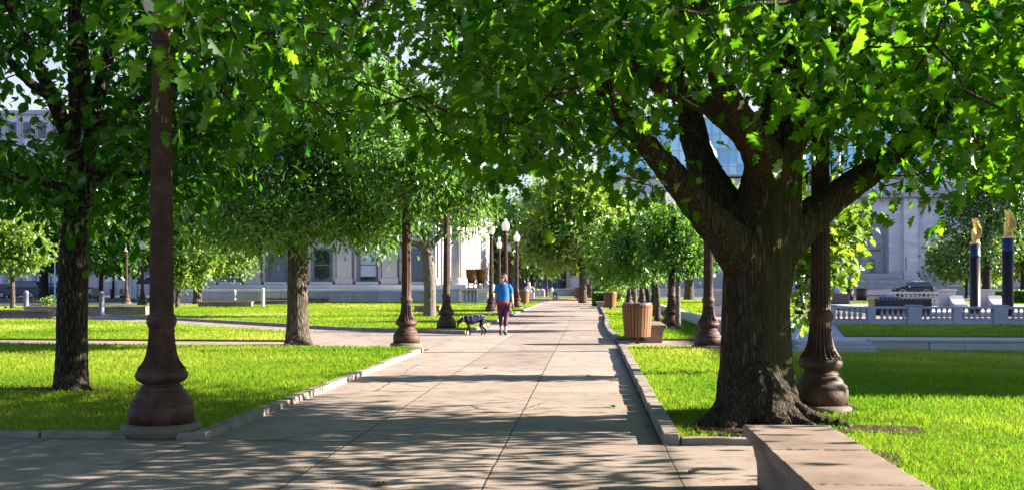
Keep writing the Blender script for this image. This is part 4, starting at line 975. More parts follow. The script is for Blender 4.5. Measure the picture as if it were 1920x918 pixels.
# clipped hedge
def hedge(label,c,lx,ly,h,seed):
    rng=np.random.default_rng(seed); pts=[]
    for i in range(int(700*lx*ly*h)+500):
        p=rng.random(3); f=rng.integers(0,3)
        if f<2 and rng.random()<0.6: p[f]=round(p[f])
        elif rng.random()<0.7: p[2]=1
        pts.append(((p[0]-.5)*lx,(p[1]-.5)*ly,p[2]*h))
    t=thing('clipped_hedge',label,'hedge',c)
    MB().box(-lx/2+.05,lx/2-.05,-ly/2+.05,ly/2-.05,0,h-.05).build('stems',M['hedge'],t)
    put('foliage',leaves_at('m',np.array(pts),3,0.035,0.11,CLUMP,rng,0.2),M['leaf_mid'],t)
hedge('clipped box hedge beside the second slatted bin',GD(1126,70,0.02),0.85,1.6,0.80,3)
hedge('low dark hedge behind the taller eagle column on the right',GD(1905,78,0.1),2.4,1.0,0.8,4)
t=tree('flowering_shrub','loose green shrub growing behind the clipped box hedge',1150,76,0.04,[(1148,545,0,26,16)],60,26,0.16,0.16,CLUMP,M['leaf_bright'],M['twig'],71,holes=0,limbs=3,cat='shrub',minz=0.06)
t=tree('flowering_shrub','small straggly shrub with yellowing leaves left of the dark tree trunk',97,50,0.02,[(92,560,0,11,10),(80,570,0,7,7)],20,12,0.09,0.10,CLUMP,M['leaf_bright'],M['twig'],72,holes=0,limbs=3,cat='shrub',minz=0.06)
# ================================================================== LEFT STONE BUILDING
def box_part(name,mat,parent,*b,bevel=0.0,label=None):
    return MB().box(*b).build(name,mat,parent,bevel=bevel,label=label)
def sash_window(parent,x,y,z0,z1,w,blind=False):
    """facing -y"""
    f=MB(); fw=0.11
    f.box(x-w/2,x-w/2+fw,y-0.14,y,z0,z1); f.box(x+w/2-fw,x+w/2,y-0.14,y,z0,z1); f.box(x-w/2+fw,x+w/2-fw,y-0.14,y,z0,z0+fw); f.box(x-w/2+fw,x+w/2-fw,y-0.14,y,z1-fw,z1)
    zm=z0+(z1-z0)*0.5; f.box(x-w/2+fw,x+w/2-fw,y-0.12,y-0.02,zm-0.05,zm+0.05)
    o=f.build('window',M['window_frame'],parent)
    box_part('pane',M['window_glass'],o,x-w/2+fw+.002,x+w/2-fw-.002,y-0.07,y-0.05,z0+fw+.002,z1-fw-.002)
    if blind: box_part('blind',M['blind'],o,x-w/2+fw+.01,x+w/2-fw-.01,y-0.10,y-0.075,z0+fw+.3,z1-fw-.01)
M['window_frame']=plain('window_frame_paint',(0.16,0.16,0.20),0.5)
lb=thing('stone_building','pale limestone building on the left with sash windows and a row of fluted columns','building',(-11.5,86,0))
bx=lambda n,m,x0,x1,y0,y1,z0,z1,bv=0.0: box_part(n,m,lb,x0+11.5,x1+11.5,y0-86,y1-86,z0,z1,bevel=bv)
bx('wall',M['wall_left'],-34,-12.4,86.4,118,0,13)
wins=[-29.53,-25.7,-21.88,-18.06,-14.3]
bx('plinth',M['white_stone'],-34,-12.2,85.55,86.39,0,1.42,0.03)
for i,x in enumerate(wins):
    blind=i in(3,)
    sash_window(lb,x+11.5,0.36,1.66,4.35,1.5,blind); sash_window(lb,x+11.5,0.36,6.6,9.2,1.5)
    bx('window_sill',M['white_stone'],x-0.95,x+0.95,85.8,86.38,1.425,1.64,0.02)
for x in [w-1.91 for w in wins]+[-12.85]:
    h=0.62 if x<-12.9 else 0.45
    bx('pilaster',M['wall_left'],x-h,x+h,85.78,86.38,1.43,10.4,0.03)
    bx('pilaster_base',M['wall_left'],x-h-0.1,x+h+0.1,85.70,86.385,1.425,1.95,0.05)
    for s in (-1,1):
        if x<-12.9: bx('wall_rib',M['wall_left'],x+s*0.86-0.12,x+s*0.86+0.12,86.12,86.37,1.66,10.4)
bx('cornice',M['white_stone'],-34.4,-11.6,85.2,118.3,10.41,11.1,0.04)
bx('parapet',M['wall_left'],-34,-12.1,85.9,118,13.0,13.6,0.03)
col=MB(); col.lathe([(0.74,0.0),(0.74,0.12),(0.66,0.2),(0.70,0.32),(0.60,0.45),(0.575,0.55)],40)
col.lathe([(0.575,0.55),(0.57,2.0),(0.52,6.0),(0.49,8.6)],160,20,0.13,(0.6,8.5))
col.lathe([(0.49,8.6),(0.52,8.66),(0.52,8.75),(0.66,8.95),(0.72,9.0),(0.72,9.12)],40)
cm=col.mesh('m'); cm.materials.append(M['wall_left'])
for i in range(10):
    o=bpy.data.objects.new('column',cm); COL.objects.link(o); o.parent=lb; o.location=(-10.75+11.5,86.9-86+i*2.55,1.42)
bx('stylobate',M['white_stone'],-12.39,-9.9,85.6,111.6,0,1.415,0.03)
bx('entablature',M['wall_left'],-12.39,-10.05,86.2,111.2,10.545,12.9,0.03)
# terrace wall before it
t=thing('terrace_wall','long low block wall with a pale coping in front of the stone facade on the left','wall',(-33,82.1,0))
box_part('wall',M['terrace'],t,0,20.9,0,0.5,-0.1,0.86); box_part('coping',M['white_stone'],t,-0.05,20.95,-0.06,0.56,0.862,1.02,bevel=0.02)
box_part('fill',M['pale'],t,0,20.9,0.501,3.4,-0.1,0.84)
# corner pedestals
t=thing('stone_pedestal','square white stone pedestal at the right end of the terrace wall','pedestal',GD(838,80.5))
box_part('block',M['white_stone'],t,-0.85,0.85,-0.6,0.6,-0.1,0.98,bevel=0.02); box_part('cap',M['white_stone'],t,-0.95,0.95,-0.7,0.7,0.982,1.12,bevel=0.03)
p0=GD(883,78.5)
t=thing('balustrade','short stone balustrade with dark gaps under the two bronze urns','balustrade',p0)
box_part('plinth',M['white_stone'],t,-0.75,0.75,-0.25,0.25,-0.1,0.18); box_part('rail',M['white_stone'],t,-0.75,0.75,-0.28,0.28,0.98,1.14,bevel=0.02)
bm=MB(); bm.lathe([(0.10,0.18),(0.07,0.28),(0.12,0.45),(0.06,0.75),(0.09,0.88),(0.11,0.979)],14); me=bm.mesh('m'); me.materials.append(M['white_stone'])
for i in range(5):
    o=bpy.data.objects.new('baluster',me); COL.objects.link(o); o.parent=t; o.location=(-0.6+i*0.29,0,0)
t=thing('stone_pedestal','pale stone pedestal with a sunk pink panel below the right bronze urn','pedestal',GD(905,78.2))
box_part('block',M['white_stone'],t,-0.42,0.42,-0.4,0.4,-0.1,1.02,bevel=0.02); box_part('cap',M['white_stone'],t,-0.47,0.47,-0.46,0.46,1.022,1.14,bevel=0.02)
box_part('panel',plain('pink_granite',(0.50,0.36,0.33)),t,-0.27,0.27,-0.412,-0.401,0.28,0.86)
def urn(label,loc):
    t=thing('bronze_urn',label,'urn',loc,0,'bronze urns on the stone pedestal')
    MB().lathe([(0.01,0.34),(0.12,0.36),(0.24,0.44),(0.30,0.62),(0.345,0.9),(0.37,1.15),(0.385,1.30),(0.40,1.36),(0.40,1.39),(0.36,1.385),(0.34,1.2),(0.2,0.6),(0.01,0.5)],28).build('bowl',M['bronze'],t)
    l=MB()
    for i in range(4):
        a=R(45+90*i); c,s=math.cos(a),math.sin(a); l.tube([(0.24*c,0.24*s,0.5),(0.30*c,0.30*s,0.32),(0.24*c,0.24*s,0.12),(0.30*c,0.30*s,0.05)],[0.05,0.045,0.035,0.05],8)
    l.build('legs_stand',M['bronze'],t)
    MB().lathe([(0.36,0.0),(0.36,0.05),(0.33,0.06)],24).build('foot_plate',M['pale'],t)
ua=GD(883.5,78.3,1.142); ub=GD(901.5,79.0,1.142)
urn('left one of the two big bronze urns before the fluted columns',ua); urn('right one of the two big bronze urns, the brighter orange one',ub)
box_ped=thing('stone_plinth','plain pale stone slab that carries the two bronze urns','plinth',GD(892,79.2))
box_part('slab',M['white_stone'],box_ped,-0.80,0.80,-0.60,0.40,0.0,1.136,bevel=0.02)

# ================================================================== RIGHT STONE BUILDING (in shade)
rb=thing('stone_building','large shaded ashlar building on the right with columned bay and dark round disc','building',GD(1600,140))
ro_=GD(1600,140); rx=lambda px,d=140:(GD(px,d).x-ro_.x); 
def rbx(n,m,px0,px1,y0,y1,z0,z1,bv=0.0): return box_part(n,m,rb,rx(px0),rx(px1),y0,y1,z0,z1,bevel=bv)
zz=lambda py,d=140: EYE+(HZ-py)/F*d
W_=M['wall_right']
rbx('wall',W_,1150,1582,2.4,20,0,zz(372)); rbx('wall',W_,1582,1668,3.2,20,0,zz(372)); rbx('wall',W_,1668,1692,0.6,20,0,zz(372)); rbx('wall',W_,1718,2030,0.9,20,0,zz(372))
rbx('corner_pier',W_,1692,1717.5,-0.2,20,zz(520),zz(372)); rbx('corner_pier_base',W_,1689,1720,-0.6,1.2,0,zz(519),0.05)
rbx('lintel',W_,1560,1667.5,0.5,3.1,zz(402),zz(372))
rbx('cornice',M['pale'],1140,2035,-1.0,20.2,zz(371.8),zz(360),0.10)
rbx('attic',W_,1150,1692,0.8,20,zz(359.8),zz(332)); rbx('attic',W_,1690,2030,0.3,20,zz(359.8),zz(330))
rbx('attic_cap',M['pale'],1145,2033,-0.4,20.3,zz(329.5),zz(325),0.05)
rbx('plinth',M['pale'],1150,1688,-0.8,2.3,0,zz(512),0.06); rbx('plinth',M['pale'],1721,2030,-0.4,0.8,0,zz(512),0.06)
rbx('plinth_step',M['pale'],1150,2030,-1.6,-0.9,0,zz(524),0.05); rbx('plinth_step',M['pale'],1150,2030,-2.4,-1.65,0,zz(534),0.05)
cl=MB(); hh=zz(402)-zz(512); cl.lathe([(0.80,0),(0.80,0.25),(0.68,0.35),(0.66,0.5),(0.66,hh*0.5),(0.60,hh-0.75)],48,20,0.10,(0.5,hh-0.8)); cl.lathe([(0.60,hh-0.75),(0.70,hh-0.6),(0.95,hh-0.42),(0.95,hh-0.02)],32)
cm2=cl.mesh('m'); cm2.materials.append(M['pale'])
for px in (1624,1578,1532):
    o=bpy.data.objects.new('column',cm2); COL.objects.link(o); o.parent=rb; o.location=(rx(px),1.2,zz(512)); 
    q=rbx('capital',M['pale'],px-9.5,px+9.5,0.45,2.0,zz(405),zz(402.2))
def grid_window(px0,px1,py1,py0,y,mat,nx,nz):
    o=rbx('window',mat,px0,px1,y-0.06,y-0.003,zz(py0),zz(py1)); w=MB(); a,b=rx(px0),rx(px1)
    for i in range(nx+1): x=a+(b-a)*i/nx; w.box(x-0.05,x+0.05,y-0.12,y-0.062,zz(py0),zz(py1))
    for i in range(nz+1): z=zz(py0)+(zz(py1)-zz(py0))*i/nz; w.box(a,b,y-0.115,y-0.065,z-0.045,z+0.045)
    w.build('frame',M['steel'],o)
grid_window(1586,1607,408,446,3.2,M['deep_glass'],4,6); grid_window(1641,1651,484,508,3.2,M['window_glass'],1,3)
grid_window(1545,1565,408,446,2.4,M['deep_glass'],4,6)
rbx('panel_recess',M['terrace'],1636,1663,3.05,3.19,zz(470),zz(466),0.0)
rbx('slit_window',M['window_glass'],1695,1696.6,-0.23,-0.205,zz(508),zz(482))
dk=MB(); dk.lathe([(0.2,0.38),(0.75,0.30),(1.0,0.12),(1.05,0.0)],36,M=Matrix.Translation((rx(1769),0.88,zz(429)))@Matrix.Rotation(R(90),4,'X')@Matrix.Scale(1,4)); dk.build('round_disc',M['black_granite'],rb)
t=thing('entrance_stairs','wide pale stone stairs at the foot of the shaded ashlar building','stairs',GD(1600,134))
for i in range(5): MB().box(rx(1560,134),rx(1700,134),i*0.45,3.4,0.16*i-(0.05 if i==0 else 0)+0.002,0.16*(i+1)).build('step',M['pale'],t)
# glass building behind
def glass_block(label,px0,px1,d,depth,z0,z1,nx,nz,mats,seed,base=None):
    c=GD(px0,d); w_=GD(px1,d).x-c.x; q=random.Random(seed)
    t=thing('glass_building',label,'building',c)
    MB().box(0.05,w_-0.05,0.0,0.2,z0,z1).build('glazing',glazing_mat('glazing_'+str(seed),*mats,w_/nx,(z1-z0)/nz),t)
    f=MB(); f.box(0,w_,0.25,depth,0,z1)
    f.build('wall',M['steel'],t)
    r_=MB()
    for i in range(nx+1): r_.box(w_*i/nx-0.07,w_*i/nx+0.07,-0.10,0.24,z0,z1)
    for j in range(nz+1): r_.box(0,w_,-0.08,0.22,z0+(z1-z0)*j/nz-0.065,z0+(z1-z0)*j/nz+0.065)
    r_.build('mullion_grid',M['steel'],t); box_part('roof_slab',M['white_paint'],t,-0.5,w_+0.5,-0.8,depth,z1+0.07,z1+1.0)
glass_block('pale blue glass office building rising behind the shaded ashlar building',1120,1790,195,30,14,zz(225,195),44,6,[(0.10,0.36,0.55),(0.18,0.52,0.68),(0.42,0.70,0.82)],3)
glass_block('dark blue glass building straight beyond the walkway end',860,1064,190,30,0.5,zz(385,190),22,5,[(0.010,0.04,0.11),(0.014,0.055,0.15),(0.04,0.16,0.34)],4)
def far_block(label,px0,px1,d,depth,z1,wall,nx,nz,wz0=2.5,ww=0.5):
    c=GD(px0,d); w_=GD(px1,d).x-c.x; t=thing('stone_building',label,'building',c)
    box_part('wall',wall,t,0,w_,0.3,depth,0,z1); box_part('cornice',M['pale'],t,-0.4,w_+0.4,-0.3,depth,z1+0.003,z1+0.6)
    for i in range(nx):
        for j in range(nz):
            x=w_*(i+0.5)/nx; s=w_/nx*ww/2; z=wz0+(z1-wz0)*j/nz; e=(z1-wz0)/nz
            o=box_part('window',M['window_frame'],t,x-s,x+s,0.16,0.298,z+e*0.12,z+e*0.72); box_part('pane',M['window_glass'],o,x-s+.12,x+s-.12,0.12,0.158,z+e*0.12+.12,z+e*0.72-.12)
    for i in range(nx+1):
        x=min(max(w_*i/nx,0.3),w_-0.3); box_part('pilaster',M['pale'],t,x-0.3,x+0.3,0.05,0.297,0.8,z1-0.002)
    box_part('base_course',M['pale'],t,-0.2,w_+0.2,-0.1,0.297,0,0.78)
far_block('pale stone building across the far street seen under the right trees',1062,1345,172,20,9,M['wall_right'],9,2)
far_block('tall lavender stone building behind the far left trees',-130,128,162,30,27,M['wall_right'],9,6)
far_block('low brown stone storefront building behind the traffic light',132,345,150,20,8.5,M['wall_left'],8,2)
# unseen building added to cast the shade on the right lawn
ob=thing('shade_building','unseen stone office building added beyond the right edge to shade the terrace','building',(37,19.5,0))
box_part('wall',M['wall_right'],ob,0,16,0,28,0,13.5); box_part('cornice',M['pale'],ob,-0.4,16.4,-0.4,28.4,13.503,14.1)
for j in range(3):
    for i in range(7):
        o=box_part('window',M['window_frame'],ob,-0.10,-0.003,1.4+i*3.8,3.0+i*3.8,1.6+j*4.2,4.2+j*4.2); box_part('pane',M['window_glass'],o,-0.14,-0.103,1.5+i*3.8,2.9+i*3.8,1.7+j*4.2,4.1+j*4.2)

# ================================================================== FAR STREET
t=thing('street_wall','low white stone wall along the lawn where the walkway ends','wall',GD(985,136))
box_part('wall',M['white_stone'],t,0,26,0,0.5,0,0.75); box_part('coping',M['white_stone'],t,-0.05,26.05,-0.06,0.56,0.752,0.9,bevel=0.02)
for i in range(3): box_part('plaque',M['dark_metal'],t,11.0+0.55*i,11.35+0.55*i,-0.012,-0.002,0.42,0.56)
for px,lb_ in ((1007,'left white steel arch of the pair of bike racks at the walkway end'),(1016,'right white steel arch of the pair of bike racks at the walkway end')):
    t=tag(MB().tube([(-0.28*math.cos(a)*1.0,0,0.55+0.28*math.sin(a)) if 0<=a<=math.pi else (0,0,0) for a in [math.pi*i/10 for i in range(11)]],[0.06]*11,8).tube([(-0.28,0,-0.02),(-0.28,0,0.55)],[0.06]*2,8).tube([(0.28,0,-0.02),(0.28,0,0.55)],[0.06]*2,8).build('bike_rack',M['white_paint']),lb_,'bike rack','white arched bike racks'); t.location=GD(px,119,LZ)
t=thing('marker_stone','small pointed white stone marker on the lawn left of the grey receptacle','marker',GD(1035,121,LZ))
MB().loft([(0,0,0,0.20,0.16),(0,0,0.5,0.17,0.13),(0,0,0.9,0.11,0.09),(0,0,1.05,0.03,0.03)],10).build('stone',M['white_paint'],t)
# statue
t=thing('stone_statue','pale seated stone statue on a low block beyond the lamp posts','statue',GD(992,112,0))
b=MB(); b.ell((0,0,1.5),(0.16,0.17,0.20)); b.loft([(0.0,0,0.62,0.30,0.3),(0,0,0.9,0.26,0.22),(0,0,1.15,0.30,0.2),(0,0,1.32,0.12,0.12)],14); b.tube([(-.12,0,.75),(-.18,-.45,.78),(-.2,-.48,.35)],[.15,.12,.09],10); b.tube([(.14,0,.75),(.24,-.4,.72),(.22,-.5,.35)],[.15,.12,.09],10); b.tube([(-.28,0,1.2),(-.45,-.1,.98),(-.2,-.35,.9)],[.09,.08,.06],8); b.tube([(.28,0,1.2),(.5,-.05,1.0),(.55,-.2,.72)],[.09,.08,.06],8)
put('figure',fuse(b,0.035,3),M['pale'],t); box_part('block',M['pale'],t,-0.55,0.55,-0.55,0.45,0,0.62,bevel=0.03)

# bollards
def bollard(name,label,px,d,h,r,mat,group):
    t=thing(name,label,'bollard',GD(px,d,0.04),0,group)
    MB().lathe([(r*1.05,-0.05),(r,0.03),(r,h-r*1.3),(r*1.08,h-r*1.25),(r*1.08,h-r*1.05)],20).build('post',mat,t)
    MB().lathe([(r*1.07,h-r*1.04),(r*1.0,h-r*0.6),(r*0.75,h-r*0.2),(r*0.3,h-0.01),(0.01,h)],20).build('cap',mat,t)
bg='grey domed bollards on the left lawn'
M['bollard']=noisy('bollard_grey',(0.11,0.12,0.16),(0.17,0.19,0.23),6,0.7)
bollard('bollard','grey domed bollard behind the leftmost stone bench',49,57.5,1.06,0.13,M['bollard'],bg)
bollard('bollard','blue grey domed bollard in front of the long dark fronted bench',190.5,46.2,1.08,0.11,M['bollard'],bg)
bollard('bollard','pale flat topped bollard in front of the left end of the terrace wall',440,80,1.0,0.10,M['white_stone'],bg)
bollard('bollard','pale sunlit bollard left of the straight trunked tree',493,66.5,1.16,0.105,M['white_stone'],bg)
bollard('slim_bollard','thin black bollard by the road right of the grey domed bollard',62,68,0.72,0.035,M['dark_metal'],None)
bollard('slim_bollard','thin pale parking meter post beside the dark blue car',70,104,0.95,0.04,M['steel'],None)
t=thing('utility_pole','tall white round pole left of the dark left tree trunk','pole',GD(103,98,0))
MB().lathe([(0.09,0),(0.09,0.3),(0.065,0.32),(0.055,4.2),(0.02,4.25)],16).build('shaft',M['white_paint'],t); MB().lathe([(0.16,0),(0.16,0.06),(0.1,0.1)],16).build('foot',M['steel'],t)
t=thing('utility_pole','white pole right of the left road lamp post','pole',GD(246,105,0))
MB().lathe([(0.16,0),(0.13,0.3),(0.11,4.0),(0.05,4.4)],16).build('shaft',M['white_paint'],t); MB().lathe([(0.25,0),(0.25,0.1),(0.16,0.14)],16).build('foot',M['white_paint'],t)
# traffic light
t=thing('traffic_light','traffic light with a glowing red lamp and a yellow sign disc on a white pole','traffic light',GD(258,112,0))
MB().lathe([(0.11,0),(0.08,0.4),(0.07,3.2)],14).build('pole',M['steel'],t)
hd=box_part('signal_head',M['dark_metal'],t,-0.62,-0.30,-0.16,0.10,2.0,2.95,bevel=0.03)
def emit(name,c,s):
    m,nt,out=newmat(name); e=N(nt,'ShaderNodeEmission'); e.inputs[0].default_value=(*c,1); e.inputs[1].default_value=s; nt.links.new(e.outputs[0],out.inputs[0]); return m
for k,(m_,z) in enumerate(((emit('red_signal',(1,0.03,0.01),0.5),2.75),(M['dark_metal'],2.48),(M['dark_metal'],2.2))):
    MB().lathe([(0.12,0),(0.11,0.03),(0.01,0.05)],16,M=Matrix.Translation((-0.46,-0.161,z))@Matrix.Rotation(R(90),4,'X')).build('signal_lamp',m_,hd)
MB().lathe([(0.26,0),(0.26,0.03)],20,M=Matrix.Translation((-0.24,-0.10,2.25))@Matrix.Rotation(R(90),4,'X')).build('sign_disc',plain('amber_paint',(0.75,0.33,0.02)),t)
# dark notice board
t=thing('sign_board','dark blue sign board in a white frame on posts by the road','sign',GD(270,100,0))
box_part('board',plain('board_navy',(0.03,0.045,0.08)),t,-0.72,0.78,-0.03,0.03,1.45,2.08); w=MB(); w.box(-0.80,-0.722,-0.05,0.05,0,2.16); w.box(0.782,0.86,-0.05,0.05,0,2.16); w.box(-0.72,0.78,-0.05,0.05,2.082,2.16); w.box(-0.72,0.78,-0.05,0.05,1.37,1.448); w.build('frame',M['white_paint'],t); 
MB().lathe([(0.26,0),(0.26,0.05)],18,M=Matrix.Translation((0.03,-0.005,2.16))@Matrix.Rotation(R(90),4,'X')).build('crest',M['steel'],t)
# news boxes
def newsbox(label,px,d,m_,m2,w_=0.5,h=1.1):
    t=thing('newspaper_box',label,'newspaper box',GD(px,d,0.0))
    box_part('cabinet',m_,t,-w_/2,w_/2,-0.22,0.22,0.22,h,bevel=0.03); box_part('leg_frame',M['dark_metal'],t,-w_/2+.05,w_/2-.05,-0.18,0.18,0,0.218); box_part('door_panel',m2,t,-w_/2+.07,w_/2-.07,-0.235,-0.222,0.48,h-0.2); box_part('side_panel',M['white_paint'],t,w_/2+.002,w_/2+.02,-0.2,0.2,0.3,h-0.08)
newsbox('blue newspaper box with a white side right of the dark left tree trunk',167,112,M['blue_paint'],M['white_paint'],0.72,1.15)
newsbox('tan waste container beside the blue newspaper box',180,110,M['tan_paint'],M['tan_paint'],0.60,1.05)
newsbox('narrow blue and white box between the street tree and the lamp post',211,113,M['blue_paint'],M['blue_paint'],0.45,1.0)
newsbox('white box right of the narrow blue box across the road',229,114,M['white_paint'],M['steel'],0.5,1.15)
t=thing('sandwich_board','white folding sandwich board on the pavement left of the sign board','sandwich board',GD(248,116,0))
w=MB(); w.extrude([(-0.32,0),(-0.26,0),(0.03,1.15),(-0.03,1.15)],-0.42,0.42,'x'); w.build('front_panel',M['white_paint'],t); w=MB(); w.extrude([(0.32,0),(0.26,0),(0.035,1.14),(0.075,1.14)],-0.42,0.42,'x'); w.build('back_panel',M['steel'],t)
t=thing('tent_canopy','white folded tent canopy in front of the storefront left of the road lamps','canopy',GD(219,122,0))
MB().lathe([(0.03,0),(0.03,2.2)],8).build('pole',M['steel'],t); MB().lathe([(1.5,1.75),(1.0,2.15),(0.1,2.7),(0.02,2.75)],4).build('cloth',M['white_paint'],t)
# iron fence behind the cars
t=thing('iron_fence','black iron picket fence behind the dark blue cars','fence',GD(-20,121,0)); Lf=GD(112,121).x-GD(-20,121).x
w=MB(); w.box(0,Lf,-0.02,0.02,1.35,1.40); w.box(0,Lf,-0.02,0.02,0.25,0.30)
for i in range(int(Lf/0.22)): w.box(i*0.22,i*0.22+0.03,-0.015,0.015,0.05,1.6)
w.build('pickets',M['dark_metal'],t)
for k in range(4): box_part('post',M['dark_metal'],t,Lf*k/3-0.05,Lf*k/3+0.05,-0.05,0.05,0,1.75)

# ================================================================== VEHICLES (nose towards -x)
def car(label,loc,rz,paint,L=4.8,H=1.72,suv=True,arches=None,rack=False,lights=None):
    t=thing('parked_car',label,'car',loc,rz,None)
    hw=0.92; low=0.28
    if suv: body=[(-L/2,0.45),(-L/2+0.05,0.78),(-L/2+0.25,0.98),(-L/2+1.15,1.10),(L/2-0.05,1.12),(L/2,0.95),(L/2+0.02,0.5),(L/2-0.12,low),(-L/2+0.15,low)]
    b=MB(); n=len(body); ws=[hw*0.93,hw,hw,hw*0.93]; ys=[-1,-0.82,0.82,1]; vs=[]
    secs=[(-hw,0.965,0.03),(-hw+0.07,1.0,0.0),(hw-0.07,1.0,0.0),(hw,0.965,0.03)]
    for (y,sx,dz) in secs: vs+=[(x*sx,y,z*(1-dz*0.5)+(dz if z<0.5 else -dz*0.4)) for x,z in body]
    fs=[tuple(range(n)),tuple(3*n+i for i in range(n-1,-1,-1))]
    for k in range(3): fs+=[(k*n+(i+1)%n,k*n+i,(k+1)*n+i,(k+1)*n+(i+1)%n) for i in range(n)]
    b.add(vs,fs); b.build('body',paint,t,bevel=0.05)
    x0,x1,x2,x3=-L/2+1.12,-L/2+1.95,L/2-0.62,L/2-0.12
    c=MB(); tw=hw-0.17; vs=[(x0,-hw+.06,1.10),(x3,-hw+.06,1.11),(x3,hw-.06,1.11),(x0,hw-.06,1.10),(x1,-tw,H),(x2,-tw,H),(x2,tw,H),(x1,tw,H)]
    c.add(vs,[(3,2,1,0),(4,5,6,7),(0,1,5,4),(1,2,6,5),(2,3,7,6),(3,0,4,7)]); c.build('cabin',paint,t,bevel=0.05)
    def side(xa,xb,s):
        f=lambda x,z:(x,s*((hw-.06)+((tw)-(hw-.06))*((z-1.10)/(H-1.10))+0.008),z)
        za,zb=1.16,H-0.10; k=lambda x,z:x0+(x1-x0)*((z-1.1)/(H-1.1)) if x==x0 else (x3+(x2-x3)*((z-1.1)/(H-1.1)) if x==x3 else x)
        q=[(xa,za),(xb,za),(xb,zb),(xa,zb)]; v=[f(k(x,z)+(0.12 if x==x0 else(-0.1 if x==x3 else 0)),z) for x,z in q]; v2=[(p[0],p[1]-s*0.02,p[2]) for p in v]
        return v+v2
    for s in (-1,1):
        xm=(x1+x2)/2
        for xa,xb in ((x0,xm-0.35),(xm-0.28,xm+0.62),(xm+0.70,x3)):
            w=MB(); v=side(xa,xb,s); w.add(v,[(0,1,2,3),(7,6,5,4),(0,4,5,1),(1,5,6,2),(2,6,7,3),(3,7,4,0)]); w.build('side_window',M['car_glass'],t)
        for xw in (-L/2+0.92,L/2-0.95):
            mt=Matrix.Translation((xw,s*(hw-0.10),0.36))@Matrix.Rotation(R(90),4,'X')
            ty=MB().lathe([(0.22,-0.11),(0.34,-0.11),(0.365,-0.07),(0.365,0.07),(0.34,0.11),(0.22,0.11)],28,M=mt).build('wheel',M['black_rubber'],t)
            rm=MB().lathe([(0.02,-0.122),(0.06,-0.13),(0.19,-0.118),(0.225,-0.112),(0.225,0.112),(0.19,0.118),(0.06,0.13),(0.02,0.122)],20,M=mt).build('rim',M['steel'],ty)
            if arches:
                a=MB(); pts=[(xw+0.43*math.cos(q),s*(hw+0.012),0.36+0.43*math.sin(q)) for q in [math.pi*i/12 for i in range(13)]]; a.tube(pts,[0.055]*13,6); a.build('wheel_arch',arches,t)
        m_=MB(); m_.ell((x0+0.55,s*(hw+0.10),1.18),(0.08,0.12,0.10),10,8); m_.build('mirror',lights or paint,t)
    g=MB(); g.add([(x0+0.02-0.03,-hw+.16,1.14),(x0+0.02-0.03,hw-.16,1.14),(x1-0.06,tw-.06,H-0.06),(x1-0.06,-tw+.06,H-0.06),(x0+0.03,-hw+.16,1.13),(x0+0.03,hw-.16,1.13),(x1+0.0,tw-.06,H-0.08),(x1,-tw+.06,H-0.08)],[(0,1,2,3),(7,6,5,4),(0,4,5,1),(1,5,6,2),(2,6,7,3),(3,7,4,0)]); g.build('windscreen',M['car_glass'],t)
    for s in (-1,1):
        h=MB(); h.ell((-L/2+0.16,s*0.66,0.82),(0.12,0.2,0.09),12,8); h.build('headlight',M['white_paint'],t)
        h=MB(); h.ell((L/2-0.05,s*0.76,0.95),(0.06,0.12,0.16),10,8); h.build('taillight',M['red_paint'],t)
    if rack:
        w=MB(); w.box(-0.15,1.4,-0.62,-0.55,H+0.02,H+0.10); w.box(-0.15,1.4,0.55,0.62,H+0.02,H+0.10); w.box(0.15,0.35,-0.55,0.55,H+0.03,H+0.24); w.box(1.0,1.2,-0.55,0.55,H+0.03,H+0.2); w.build('roof_rack',M['white_paint'],t,bevel=0.02)
    return t
pt=lambda n,c:(lambda m:m)(plain(n,c,0.2,0.6))
car('black off road vehicle with pale wheel arches and a roof rack before the shaded building',GD(1711,130),0.0,pt('car_black',(0.012,0.013,0.02)),4.7,1.72,True,M['white_paint'],True,M['white_paint'])
car('dark navy car cut by the left picture edge beside the road',GD(40,110),0.0,pt('car_navy',(0.012,0.018,0.075)),5.0,1.8,True)
car('dark navy car parked behind the blue green tree on the left',GD(97,116),0.0,pt('car_navy_dark',(0.010,0.013,0.045)),4.4,1.6,True)
car('red car behind the iron fence at the far left edge',GD(8,127),0.0,M['red_paint'],4.2,1.5,True)
car('dark car in the far street under the trees left of the big sunlit trunk end',GD(1108,134.5),0.0,pt('car_grey',(0.03,0.035,0.05)),4.6,1.5,True)
car('white van behind the shorter eagle column under the right trees',GD(1788,150),0.0,M['white_paint'],5.2,1.9,True)

